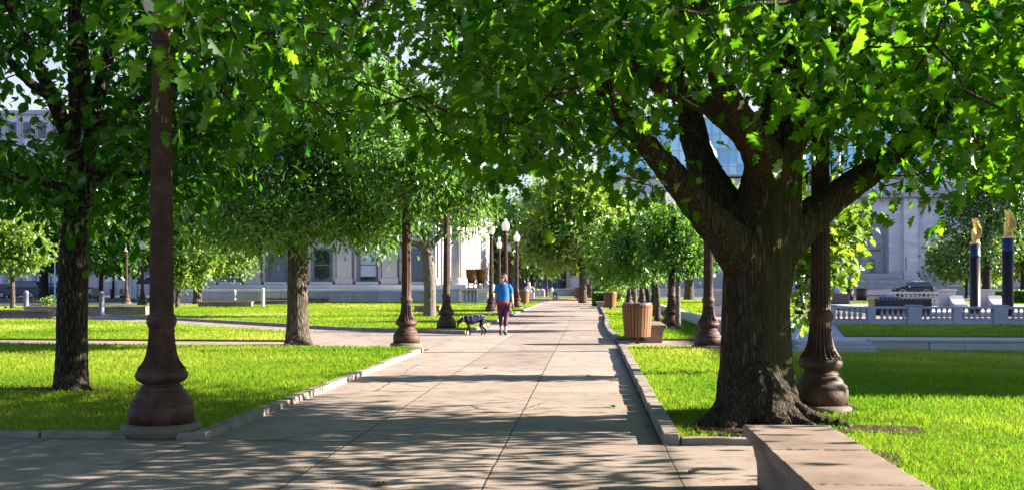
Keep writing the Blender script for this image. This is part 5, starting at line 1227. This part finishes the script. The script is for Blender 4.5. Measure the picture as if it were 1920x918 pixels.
# ================================================================== MEMORIAL
def eagle_column(label,px,d,top_py,r):
    base=GD(px,d,TER); zt=zz(top_py,d)-TER
    t=thing('eagle_column',label,'column',base,0,'dark columns topped by golden eagles')
    MB().lathe([(r*1.15,0),(r*1.15,0.25),(r,0.3),(r,zt-0.52)],40,0,0).build('shaft',M['column_brown'],t)
    MB().lathe([(r*1.0,zt-0.519),(r*1.07,zt-0.50),(r*1.07,zt-0.44),(r*1.0,zt-0.42),(r*1.0,zt-0.0)],40).build('blue_band',M['blue_band'],t)
    k=r/0.21
    e=MB(); e.lathe([(0.215*k,0),(0.215*k,0.07*k),(0.17*k,0.1*k)],24)
    e.loft([(0,0,0.08*k,0.10*k,0.09*k),(0,0,0.22*k,0.13*k,0.12*k),(-0.03*k,0,0.42*k,0.12*k,0.11*k),(-0.06*k,0,0.55*k,0.075*k,0.07*k),(-0.075*k,0,0.63*k,0.06*k,0.055*k),(-0.07*k,0,0.69*k,0.02*k,0.02*k)],16)
    e.tube([(-0.10*k,0,0.64*k),(-0.16*k,0,0.62*k),(-0.175*k,0,0.585*k)],[0.035*k,0.022*k,0.008*k],8)
    e.tube([(-0.06*k,-0.05*k,0.12*k),(-0.12*k,-0.06*k,0.09*k)],[0.04*k,0.05*k],8); e.tube([(-0.06*k,0.05*k,0.12*k),(-0.12*k,0.06*k,0.09*k)],[0.04*k,0.05*k],8); e.tube([(0.08*k,0,0.2*k),(0.16*k,0,0.09*k)],[0.08*k,0.05*k],8)
    put('eagle_body',fuse(e,0.014*k,2),M['gold'],t,(0,0,zt))
    for s in (-1,1):
        w=MB(); out=[(-0.02,0.36),(0.02,0.60),(-0.03,0.90),(-0.06,1.12),(0.02,1.10),(0.12,0.98),(0.19,0.80),(0.22,0.60),(0.21,0.42),(0.17,0.26),(0.12,0.18),(0.03,0.22)]
        n=len(out); a=[(x*k,s*(0.10+0.07*(z-0.2))*k,z*k) for x,z in out]; b=[(x*k,s*(0.16+0.07*(z-0.2))*k,z*k) for x,z in out]
        f=[tuple(range(n)),tuple(n+i for i in range(n-1,-1,-1))]+[((i+1)%n,i,n+i,n+(i+1)%n) for i in range(n)]
        w.add(a+b,f)
        for q in range(5): w.tube([((0.0+0.045*q)*k,s*0.17*k,(0.30+0.02*q)*k),((0.02+0.045*q)*k,s*0.205*k,(0.75-0.02*q)*k),((-0.02+0.045*q)*k,s*0.225*k,(1.06-0.10*q)*k)],[0.014*k,0.02*k,0.008*k],6)
        w.build('wing',M['gold'],t,(0,0,zt),bevel=0.01*k)
eagle_column('shorter dark column with a golden eagle, left one of the pair on the right',1828,43.5,458,0.20)
eagle_column('taller dark column with a golden eagle near the right picture edge',1889.5,40.5,447,0.205)
eagle_column('dark eagle column almost hidden between the oak trunk and the near right lamp',1500,43,300,0.205)
t=thing('black_monument','low black granite monument block with gold studs behind the stone balustrade','monument',GD(1686.5,41.5,TER)); hwm=103/2/F*41.5
box_part('block',M['black_granite'],t,-hwm,hwm,-0.5,0.5,0.06,zz(558,41.5)-TER,bevel=0.012); box_part('foot',M['black_granite'],t,-hwm-0.08,hwm+0.08,-0.58,0.58,0,0.058)
w=MB()
for i in range(13): w.box(-hwm+0.14+i*(2*hwm-0.28)/12-0.016,-hwm+0.14+i*(2*hwm-0.28)/12+0.016,-0.512,-0.501,zz(560.5,41.5)-TER,zz(559.3,41.5)-TER)
w.build('stud_row',M['gold'],t)
for s in (-1,1): MB().lathe([(0.115,0),(0.15,0.0),(0.15,0.012),(0.115,0.012),(0.115,0)],24,cap=False,M=Matrix.Translation((s*(hwm-0.22),-0.501,0.42))@Matrix.Rotation(R(90),4,'X')).build('wreath',plain('dark_bronze',(0.05,0.04,0.03)),t)
MB().ell((-0.35,0.1,zz(557,41.5)-TER),(0.42,0.22,0.06)).build('blue_wreath',plain('slate_blue',(0.12,0.18,0.36)),t)
# flagpole
t=thing('flagpole','tall pale flagpole with an ornate base on a dark granite pedestal','flagpole',GD(1573.5,66,0.2))
box_part('pedestal',noisy('dark_pedestal',(0.05,0.04,0.045),(0.10,0.085,0.08),12,0.5),t,-0.50,0.50,-0.5,0.5,0.06,0.66,bevel=0.02); box_part('plinth',M['black_granite'],t,-0.60,0.60,-0.6,0.6,0,0.058)
M['patina']=noisy('patina',(0.24,0.30,0.42),(0.36,0.42,0.55),8,0.5,0.4,0.2)
MB().lathe([(0.46,0.662),(0.46,0.74),(0.30,0.78),(0.24,0.9),(0.30,1.0),(0.17,1.1),(0.13,1.5),(0.20,1.62),(0.12,1.75),(0.10,2.2)],20).build('ornate_base',M['patina'],t)
MB().lathe([(0.085,2.2),(0.075,8),(0.05,13)],16).build('pole',M['white_paint'],t)
def roundbin(label,px,d,mat,w_=0.36,h=0.95):
    t=thing('litter_drum',label,'bin',GD(px,d,0.0)); MB().lathe([(w_*0.92,0.0),(w_,h)],20).build('drum',mat,t); MB().lathe([(w_*1.05,h+.002),(w_*1.05,h+0.06),(w_*0.6,h+0.14)],20).build('lid',M['dark_metal'],t)
roundbin('dark round litter drum right of the flagpole pedestal',1592,96,M['dark_metal'],0.40,1.0); roundbin('brown round litter drum in front of the ashlar building',1615,98,M['brown_metal'],0.48,0.95)
t=thing('plain_bench','thin brown bench right of the brown litter drum','bench',GD(1640,99,0))
box_part('seat',M['brown_metal'],t,-1.0,1.0,-0.2,0.2,0.40,0.46); [box_part('leg',M['brown_metal'],t,x-.05,x+.05,-0.18,0.18,0,0.398) for x in (-0.8,0.8)]
# monument stone beside the oak
t=thing('stone_marker','pale stone monument block with a sloped side next to the oak trunk','monument',GD(1352,47,0.0))
box_part('block',M['grey_paint'],t,-0.35,0.45,-0.3,0.3,0.5,1.15,bevel=0.02); MB().extrude([(-0.62,0.0),(-0.32,0.499),(0.55,0.499),(0.55,0.0)],-0.4,0.4,'y').build('foot',M['pale'],t,bevel=0.02)
# bicycle by the eagle column
def bicycle(label,loc,rz):
    t=thing('bicycle',label,'bicycle',loc,rz)
    for x in (-0.52,0.52):
        c=[(x+0.32*math.cos(a),0,0.34+0.32*math.sin(a)) for a in [2*math.pi*i/24 for i in range(25)]]; MB().tube(c,[0.02]*25,6).build('wheel',M['black_rubber'],t)
    f=MB(); 
    for a,b in (((-0.52,0,.34),(-0.12,0,.32)),((-0.12,0,.32),(-0.22,0,.85)),((-0.52,0,.34),(-0.2,0,.78)),((-0.12,0,.32),(0.36,0,.78)),((-0.2,0,.78),(0.36,0,.85)),((0.36,0,.92),(0.52,0,.34))): f.tube([a,b],[0.022,0.022],6)
    f.build('frame',M['white_paint'],t); MB().ell((-0.23,0,0.90),(0.14,0.07,0.04),10,6).build('saddle',M['black_rubber'],t); MB().tube([(0.40,-.25,.98),(0.35,0,.96),(0.40,.25,.98)],[0.018]*3,6).build('handlebar',M['black_rubber'],t)
bicycle('parked bicycle glimpsed between the oak trunk and the near right lamp',GD(1503,56,TER),0.4)

# ================================================================== THINGS LYING ON THE PATH
def fallen(name,label,px,py,rz,mat,s,cat,z=0.004,curl=0.05):
    p=G(px,py); V,Fc=OAK; me=bpy.data.meshes.new('m'); me.from_pydata([(x*s,y*s,z_*s*0.3+curl*s*(abs(y)*1.2+x*x*0.6)) for x,y,z_ in V],[],[tuple(f) for f in Fc]); me.update()
    o=put(name,me,mat); o.location=(p.x,p.y,z); o.rotation_euler=(0,0,rz)
    so=o.modifiers.new('thick','SOLIDIFY'); so.thickness=0.0015
    tag(o,label,cat,'fallen leaves on the pavement'); return o
M['dry_leaf']=plain('dry_leaf',(0.22,0.11,0.04),0.8); M['pale_leaf']=plain('pale_leaf',(0.35,0.29,0.2),0.8); M['fresh_leaf']=plain('fresh_leaf',(0.10,0.26,0.02),0.6)
fallen('fallen_leaf','dry brown leaf lying at the lower middle edge of the pavement',692,911,0.4,M['dry_leaf'],0.14,'leaf',curl=0.25)
fallen('fallen_leaf','green sprig leaf lying on the walkway near the right kerb',1153,764,2.0,M['fresh_leaf'],0.13,'leaf',curl=0.3)
fallen('fallen_leaf','pale crumpled leaf lying on the pavement left of the near bench',1285,886,0.2,M['pale_leaf'],0.13,'leaf',curl=0.35)
fallen('fallen_leaf','dark leaf lying on the walkway against the kerb near the oak',1212,800,1.1,M['dry_leaf'],0.09,'leaf',curl=0.3)
fallen('fallen_leaf','small tan leaf lying on the sunlit walkway right of its middle',1110,705,2.6,M['dry_leaf'],0.12,'leaf',curl=0.25)
fallen('fallen_leaf','small pale leaf lying in the shade bands left of the middle joint',735,823,2.2,M['pale_leaf'],0.10,'leaf',curl=0.25)

fallen('fallen_leaf','tiny dark leaf on the near left lawn between straight tree and lamp post',700,665,0.7,M['dry_leaf'],0.15,'leaf',LZ+0.03,0.3)
fallen('fallen_leaf','dark dry leaf on the lawn just right of the near left lamp post',339,664,1.9,M['dry_leaf'],0.14,'leaf',LZ+0.03,0.3)
fallen('fallen_leaf','small dry leaf lying on the near right lawn left of the oak roots',1262,742,2.4,M['dry_leaf'],0.11,'leaf',LZ+0.03,0.3)
fallen('fallen_leaf','small brown leaf lying in the far sunlit part of the walkway left of its middle',905,690,0.2,M['dry_leaf'],0.11,'leaf',0.004,0.25)
# ================================================================== WOMAN WALKING
def legging_mat():
    m,nt,out=newmat('legging_print'); b=pbr(nt,out,0.6,0.3); tc=N(nt,'ShaderNodeTexCoord'); mp=N(nt,'ShaderNodeMapping'); mp.inputs['Scale'].default_value=(1,1,1.6); nt.links.new(tc.outputs['Object'],mp.inputs[0])
    n=N(nt,'ShaderNodeTexVoronoi'); n.inputs['Scale'].default_value=22; nt.links.new(mp.outputs[0],n.inputs['Vector'])
    w=N(nt,'ShaderNodeTexNoise'); w.inputs['Scale'].default_value=9; nt.links.new(mp.outputs[0],w.inputs['Vector'])
    ad=N(nt,'ShaderNodeMath',operation='MULTIPLY_ADD'); nt.links.new(w.outputs[0],ad.inputs[0]); ad.inputs[1].default_value=0.8; nt.links.new(n.outputs['Distance'],ad.inputs[2])
    sz=N(nt,'ShaderNodeSeparateXYZ'); nt.links.new(tc.outputs['Object'],sz.inputs[0])
    r=ramp(nt,[(0.50,(0.085,0.004,0.075)),(0.62,(0.055,0.005,0.06)),(0.70,(0.008,0.004,0.03)),(0.95,(0.12,0.02,0.09))]); nt.links.new(ad.outputs[0],r.inputs[0])
    r2=ramp(nt,[(0.50,(0.006,0.005,0.026)),(0.84,(0.010,0.006,0.034)),(0.98,(0.10,0.015,0.05))]); nt.links.new(ad.outputs[0],r2.inputs[0])
    st=N(nt,'ShaderNodeMapRange'); nt.links.new(sz.outputs[2],st.inputs[0]); st.inputs[1].default_value=0.62; st.inputs[2].default_value=0.66
    mx=N(nt,'ShaderNodeMix',data_type='RGBA'); nt.links.new(st.outputs[0],mx.inputs[0]); nt.links.new(r2.outputs[0],mx.inputs[6]); nt.links.new(r.outputs[0],mx.inputs[7]); nt.links.new(mx.outputs[2],b.inputs['Base Color']); return m
M['skin']=noisy('skin',(0.50,0.29,0.21),(0.58,0.35,0.26),6,0.5,0.35,bump=0)
M['shirt']=noisy('shirt_blue',(0.014,0.115,0.36),(0.025,0.16,0.46),7,0.8,0.2,bump=0.5,bscale=14,bdist=0.02)
M['hair']=noisy('hair_auburn',(0.055,0.024,0.014),(0.12,0.055,0.03),14,0.45,0.4,bump=0.5,stretch=(3,3,0.6))
M['legging']=legging_mat(); M['waist']=noisy('waist_red',(0.22,0.03,0.025),(0.32,0.06,0.04),12,0.8)
M['shoe']=plain('shoe_dark',(0.02,0.018,0.022),0.6); M['sole']=plain('shoe_sole',(0.5,0.48,0.46),0.7)
def hand(b,w,dirv,side,curl=0.25):
    """palm, four unequal fingers and a thumb, hanging from the wrist; side = +1 thumb towards -y"""
    w=Vector(w); dn=Vector(dirv).normalized(); fwd=Vector((0,-1,0)); fwd=(fwd-dn*fwd.dot(dn)).normalized(); lat=dn.cross(fwd)
    b.tube([w-dn*0.01,w+dn*0.035,w+dn*0.085],[0.024,0.036,0.034],10,True,0.55)
    for i,(l,o) in enumerate(((0.070,-0.027),(0.080,-0.009),(0.075,0.009),(0.058,0.026))):
        p0=w+dn*0.07-fwd*o; inw=lat*(-side)
        p1=p0+dn*(l*0.5+0.01)+inw*l*curl*0.25; p2=p1+dn*l*0.33+inw*l*curl*0.7; p3=p2+dn*l*0.18+inw*l*curl*0.8
        b.tube([p0,p1,p2,p3],[0.0105,0.010,0.009,0.0075],8)
    p0=w+dn*0.02+fwd*0.026; p1=p0+dn*0.035+fwd*0.022-lat*side*0.012; p2=p1+dn*0.030+fwd*0.004-lat*side*0.012
    b.tube([w+dn*0.015,p0,p1,p2],[0.015,0.014,0.011,0.009],8)
def build_person():
    t=thing('person','woman in a blue t-shirt and purple printed leggings walking a dark dog towards the camera','person',G(944,626.5,0))
    t.rotation_euler=(0,0,YAW)
    b=MB()
    b.loft([(0,0.0,0.78,.10,.08),(0,0,.82,.165,.115),(0,0,.92,.178,.125),(0,0,1.0,.155,.11),(0,0,1.08,.142,.102),(0,0,1.18,.150,.106),(0,0,1.28,.162,.112),(0,0,1.36,.168,.10),(0,0,1.405,.13,.08),(0,0,1.44,.065,.06)],22)
    b.tube([(0,0.01,1.38),(0,0.0,1.45),(0,-0.015,1.53)],[.058,.052,.055],12)
    HR=Matrix.Translation((0,-0.02,1.585))@Matrix.Rotation(R(-42),4,'Z')@Matrix.Rotation(R(4),4,'X')
    b.ell((0,0.012,0.02),(.073,.090,.098),20,14,HR); b.ell((0,-0.035,-0.045),(.052,.055,.060),16,10,HR); b.ell((0,-0.088,-0.005),(.012,.018,.022),10,8,HR); b.ell((0,-0.078,-0.085),(.022,.018,.018),10,8,HR)
    for s in(-1,1): b.ell((s*.074,0.015,-0.005),(.012,.02,.03),8,8,HR)
    ra=[(-.155,0,1.365),(-.195,.01,1.30),(-.222,.025,1.10),(-.228,-.01,.98),(-.232,-.045,.875)]; la=[(.155,0,1.365),(.198,.01,1.30),(.232,.03,1.11),(.250,-.02,.98),(.262,-.075,.885)]
    for a in (ra,la): b.tube(bezier(a,[.058,.050,.040,.036,.026],3)[0],bezier(a,[.058,.050,.040,.036,.026],3)[1],12)
    hand(b,ra[-1],(-0.02,-0.2,-1),-1,0.9); hand(b,la[-1],(0.05,-0.3,-1),1,0.7)
    rl=[(-.085,0,.86),(-.088,-.03,.68),(-.078,-.055,.485),(-.075,.03,.32),(-.072,.13,.125)]; ll=[(.085,-.01,.86),(.085,-.07,.68),(.066,-.115,.475),(.060,-.150,.30),(.055,-.185,.085)]
    LR=[.098,.082,.056,.054,.036]
    for l in (rl,ll): b.tube(*bezier(l,LR,4),12)
    b.tube([(-.072,.145,.12),(-.074,.10,.075),(-.076,.04,.035),(-.076,-.02,.025)],[.036,.038,.036,.02],10); b.tube([(.055,-.165,.07),(.055,-.22,.055),(.057,-.30,.04),(.058,-.36,.03)],[.038,.038,.034,.02],10)
    put('body',fuse(b,0.0065,3,0.4),M['skin'],t)
    # clothes
    c=MB(); c.loft([(0,0,.90,.186,.138),(0,0,.96,.180,.134),(0,-.004,1.06,.166,.126),(0,-.006,1.18,.166,.132),(0,-.004,1.28,.172,.130),(0,0,1.35,.168,.112),(0,0,1.405,.128,.092),(0,0.004,1.438,.085,.078)],26)
    for s in (-1,1): c.tube([(s*.08,0,1.37),(s*.155,.002,1.362),(s*.197,.010,1.29),(s*.224,.024,1.165)],[.050,.070,.066,.064],14)
    put('t_shirt',fuse(c,0.011,2),M['shirt'],t)
    c=MB(); c.loft([(0,0,.80,.176,.122),(0,0,.86,.184,.130),(0,0,.915,.182,.132)],22)
    for l in (rl,ll):
        pp,rr=bezier(l,[r+.009 for r in LR],4); c.tube(pp[:14],rr[:14],14)
    put('leggings',fuse(c,0.010,2),M['legging'],t)
    MB().loft([(0,0,.862,.192,.140),(0,0,.875,.198,.146),(0,0,.925,.198,.146),(0,0,.94,.190,.140)],26).build('waistband',M['waist'],t)
    for f in ([(-.072,.165,.14),(-.074,.10,.078),(-.077,.03,.034),(-.077,-.045,.026)],[(.055,-.145,.075),(.055,-.215,.058),(.057,-.30,.042),(.058,-.375,.034)]):
        s=MB(); s.tube(f,[.040,.046,.046,.030],12); put('shoe',fuse(s,0.012,2),M['shoe'],t)
    h=MB(); h.ell((0,0.030,0.042),(.086,.094,.088),18,12,HR); h.ell((0,0.055,-0.03),(.084,.068,.085),16,12,HR)
    for s in(-1,1): h.ell((s*.072,0.035,-0.035),(.022,.05,.085),12,10,HR)
    put('hair',fuse(h,0.010,2),M['hair'],t)
    g=MB()
    for s in(-1,1): g.ell((s*.031,-0.074,0.018),(.026,.014,.019),12,8,HR); g.tube([HR@Vector((s*.058,-0.06,.02)),HR@Vector((s*.078,0.0,.02))],[.004,.004],6)
    g.tube([HR@Vector((-.012,-0.084,.022)),HR@Vector((.012,-0.084,.022))],[.004]*2,6); g.build('sunglasses',M['black_rubber'],t)
    m=MB(); m.ell((0,-0.086,-0.052),(.019,.008,.006),10,6,HR); m.build('lips',plain('lip',(0.45,0.12,0.10)),t)
    return t
person=build_person(); pm=Matrix.Translation(person.location)@Matrix.Rotation(YAW,4,'Z')
# what she holds
ph=thing('mobile_phone','small dark phone held low in the left hand of the walking woman','phone',pm@Vector((.272,-.115,.79)),YAW)
MB().box(-.010,.010,-.045,.045,-.08,.08).build('case',M['black_rubber'],ph,bevel=.008); MB().box(.0105,.0125,-.038,.038,-.07,.07).build('screen',M['window_glass'],ph)

# ================================================================== DOG (head to -x)
def build_dog():
    loc=G(889,627.5,0); t=thing('dog','slim black dog in a navy coat sniffing with its head low, on a white leash','dog',loc,YAW+R(12))
    S=0.90
    b=MB(); k=lambda *p:tuple(x*S for x in p)
    b.tube(bezier([k(-.26,0,.50),k(-.20,0,.455),k(-.08,0,.455),k(.06,0,.49),k(.20,0,.52),k(.29,0,.50),k(.335,0,.45)],[.06*S,.122*S,.135*S,.112*S,.085*S,.09*S,.05*S],4)[0],bezier([k(-.26,0,.50),k(-.20,0,.455),k(-.08,0,.455),k(.06,0,.49),k(.20,0,.52),k(.29,0,.50),k(.335,0,.45)],[.06*S,.122*S,.135*S,.112*S,.085*S,.09*S,.05*S],4)[1],16,True,0.80)
    b.tube(*bezier([k(-.20,0,.53),k(-.30,0,.545),k(-.39,0,.50),k(-.445,0,.435)],[.082*S,.058*S,.044*S,.040*S],4),12)
    b.tube(*bezier([k(-.43,0,.465),k(-.475,0,.41),k(-.505,0,.33),k(-.525,0,.245)],[.036*S,.050*S,.034*S,.020*S],4),12)
    b.ell(k(-.528,0,.238),k(.02,.02,.018),8,6)
    for s in(-1,1):
        b.tube([k(-.435,s*.035,.475),k(-.40,s*.06,.44),k(-.41,s*.064,.385)],[.022*S,.026*S,.008*S],8)
        dx=.05*s
        b.tube(*bezier([k(-.19,s*.07,.46),k(-.185+dx*.4,s*.078,.36),k(-.165+dx*.5,s*.075,.27),k(-.185+dx,s*.072,.15),k(-.185+dx*1.5,s*.072,.04),k(-.225+dx*1.5,s*.072,.02)],[.058*S,.048*S,.030*S,.024*S,.020*S,.022*S],4),10)
        hx=.055*s
        b.tube(*bezier([k(.26,s*.065,.47),k(.235+hx*.3,s*.085,.37),k(.215+hx*.6,s*.082,.285),k(.29+hx,s*.078,.185),k(.315+hx,s*.076,.155),k(.295+hx*1.1,s*.075,.045),k(.255+hx*1.1,s*.075,.02)],[.072*S,.072*S,.046*S,.028*S,.026*S,.019*S,.021*S],4),10)
    b.tube(*bezier([k(.33,0,.47),k(.38,0,.37),k(.42,.0,.25),k(.48,0,.24),k(.53,0,.29)],[.024*S,.018*S,.014*S,.010*S,.006*S],4),8)
    put('body',fuse(b,0.009,3,0.4),noisy('dog_fur',(0.005,0.005,0.006),(0.011,0.010,0.012),20,0.5,0.25,bump=0.2),t)
    c=MB(); pp,rr=bezier([k(-.22,0,.475),k(-.16,0,.465),k(-.08,0,.47),k(.06,0,.50),k(.18,0,.525),k(.25,0,.52)],[.128*S,.137*S,.146*S,.122*S,.10*S,.098*S],4)
    c.tube(pp,[r+.006 for r in rr],18,True,0.82); put('coat',fuse(c,0.014,2),noisy('coat_navy',(0.006,0.008,0.04),(0.012,0.016,0.075),10,0.8),t)
    s=MB()
    for i in (2,9,15): 
        p=pp[i]; r=rr[i]+.012; s.tube([(p.x+.02*math.sin(a*2),p.y+r*.83*math.cos(a),p.z+r*math.sin(a)) for a in [2*math.pi*q/24 for q in range(25)]],[.0045]*25,6)
    s.tube([(p.x,0,p.z+r+.014) for p,r in zip(pp,rr)],[.006]*len(pp),6)
    s.build('harness_strap',plain('strap_pale',(0.16,0.16,0.26)),t)
    w=MB(); p0=Vector(k(-.335,0,.525)); w.tube([(p0.x+.018*math.cos(a)*0.6+.0,p0.y+.064*S*math.cos(a),p0.z+.072*S*math.sin(a)) for a in [2*math.pi*q/20 for q in range(21)]],[.010]*21,6); w.build('collar',plain('collar_pale',(0.2,0.2,0.28)),t)
    return t,Matrix.Translation(loc)@Matrix.Rotation(YAW+R(12),4,'Z'),pp,rr
dog,dmx,dp,dr=build_dog()
hd=pm@Vector((-.236,-.062,.80)); e=dmx@Vector((dp[12].x,0,dp[12].z+dr[12]+.02))
l=MB(); m1=hd.lerp(e,0.35)+Vector((0,0,-.17)); m2=hd.lerp(e,0.72)+Vector((0,0,-.10))
l.tube(*bezier([hd+Vector((0,0,.06)),hd,hd+Vector((-.01,0,-.10)),m1,m2,e],[.010]*6,5),8)
lo=l.build('dog_leash',plain('leash_white',(0.78,0.78,0.8),0.6)); tag(lo,'white leash hanging from the hand of the woman to the back of the dog','leash')

# ================================================================== LIGHT, SKY, CAMERA
EL,AZ=R(22.0),R(10.0)
sd=Vector((math.cos(EL)*math.cos(AZ),math.cos(EL)*math.sin(AZ),math.sin(EL)))
sl=bpy.data.lights.new('sun','SUN'); sl.energy=5.0; sl.angle=R(0.35); sl.color=(1.0,0.90,0.76)
so=bpy.data.objects.new('sun',sl); COL.objects.link(so); so.rotation_euler=sd.to_track_quat('Z','Y').to_euler(); so.location=(20,0,30)
W=bpy.data.worlds.new('World'); scene.world=W; W.use_nodes=True; nt=W.node_tree
sky=nt.nodes.new('ShaderNodeTexSky'); sky.sky_type='NISHITA'; sky.sun_disc=False; sky.sun_elevation=EL; sky.sun_rotation=R(90)-AZ; sky.air_density=1.0; sky.dust_density=0.6; sky.ozone_density=4.0
bgd=nt.nodes['Background']; bgd.inputs[1].default_value=0.05
# thin bright cloud low in the sky ahead of the camera; an unseen bluish band added behind it lights the shaded facades
tc=nt.nodes.new('ShaderNodeTexCoord'); sp=nt.nodes.new('ShaderNodeSeparateXYZ'); nt.links.new(tc.outputs['Generated'],sp.inputs[0])
def wm(op,a,b_):
    n=nt.nodes.new('ShaderNodeMath'); n.operation=op
    for i,v in enumerate((a,b_)):
        if isinstance(v,(int,float)): n.inputs[i].default_value=v
        else: nt.links.new(v,n.inputs[i])
    return n.outputs[0]
def mr(v,a,b_,c,d_):
    n=nt.nodes.new('ShaderNodeMapRange'); n.interpolation_type='SMOOTHSTEP'; nt.links.new(v,n.inputs[0])
    for i,x in enumerate((a,b_,c,d_)): n.inputs[i+1].default_value=x
    return n.outputs[0]
cn=nt.nodes.new('ShaderNodeTexNoise'); cn.inputs['Scale'].default_value=3.2; cn.inputs['Detail'].default_value=7; mpn=nt.nodes.new('ShaderNodeMapping'); mpn.inputs['Scale'].default_value=(1,1,2.6); nt.links.new(tc.outputs['Generated'],mpn.inputs[0]); nt.links.new(mpn.outputs[0],cn.inputs['Vector'])
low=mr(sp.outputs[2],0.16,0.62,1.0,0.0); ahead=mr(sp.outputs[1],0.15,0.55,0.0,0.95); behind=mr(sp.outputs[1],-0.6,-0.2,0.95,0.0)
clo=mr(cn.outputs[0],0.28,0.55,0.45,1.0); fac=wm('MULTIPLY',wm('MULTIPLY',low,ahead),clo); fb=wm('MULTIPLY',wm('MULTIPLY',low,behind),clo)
mxs=nt.nodes.new('ShaderNodeMix'); mxs.data_type='RGBA'; nt.links.new(fac,mxs.inputs[0]); nt.links.new(sky.outputs[0],mxs.inputs[6]); mxs.inputs[7].default_value=(3.5,3.7,4.3,1)
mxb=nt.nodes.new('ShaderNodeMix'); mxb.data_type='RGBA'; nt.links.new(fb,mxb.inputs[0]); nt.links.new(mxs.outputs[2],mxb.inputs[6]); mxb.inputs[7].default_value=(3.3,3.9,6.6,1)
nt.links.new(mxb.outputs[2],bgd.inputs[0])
cam=bpy.data.cameras.new('camera'); co=bpy.data.objects.new('camera',cam); COL.objects.link(co)
co.location=(0,0,EYE); co.rotation_euler=(R(90),0,YAW); cam.sensor_width=36; cam.lens=36*F/1920; cam.shift_y=(HZ-459)/1920; cam.clip_end=3000; cam.clip_start=0.05
cam.dof.use_dof=True; cam.dof.focus_distance=14; cam.dof.aperture_fstop=5.6
scene.camera=co
vs=scene.view_settings; vs.view_transform='Standard'; vs.look='None'; vs.gamma=1.0; vs.exposure=2.35
scene.cycles.max_bounces=8; scene.cycles.diffuse_bounces=1; scene.cycles.transmission_bounces=4; scene.cycles.glossy_bounces=2; scene.cycles.sample_clamp_indirect=6
scene.cycles.use_denoising=True
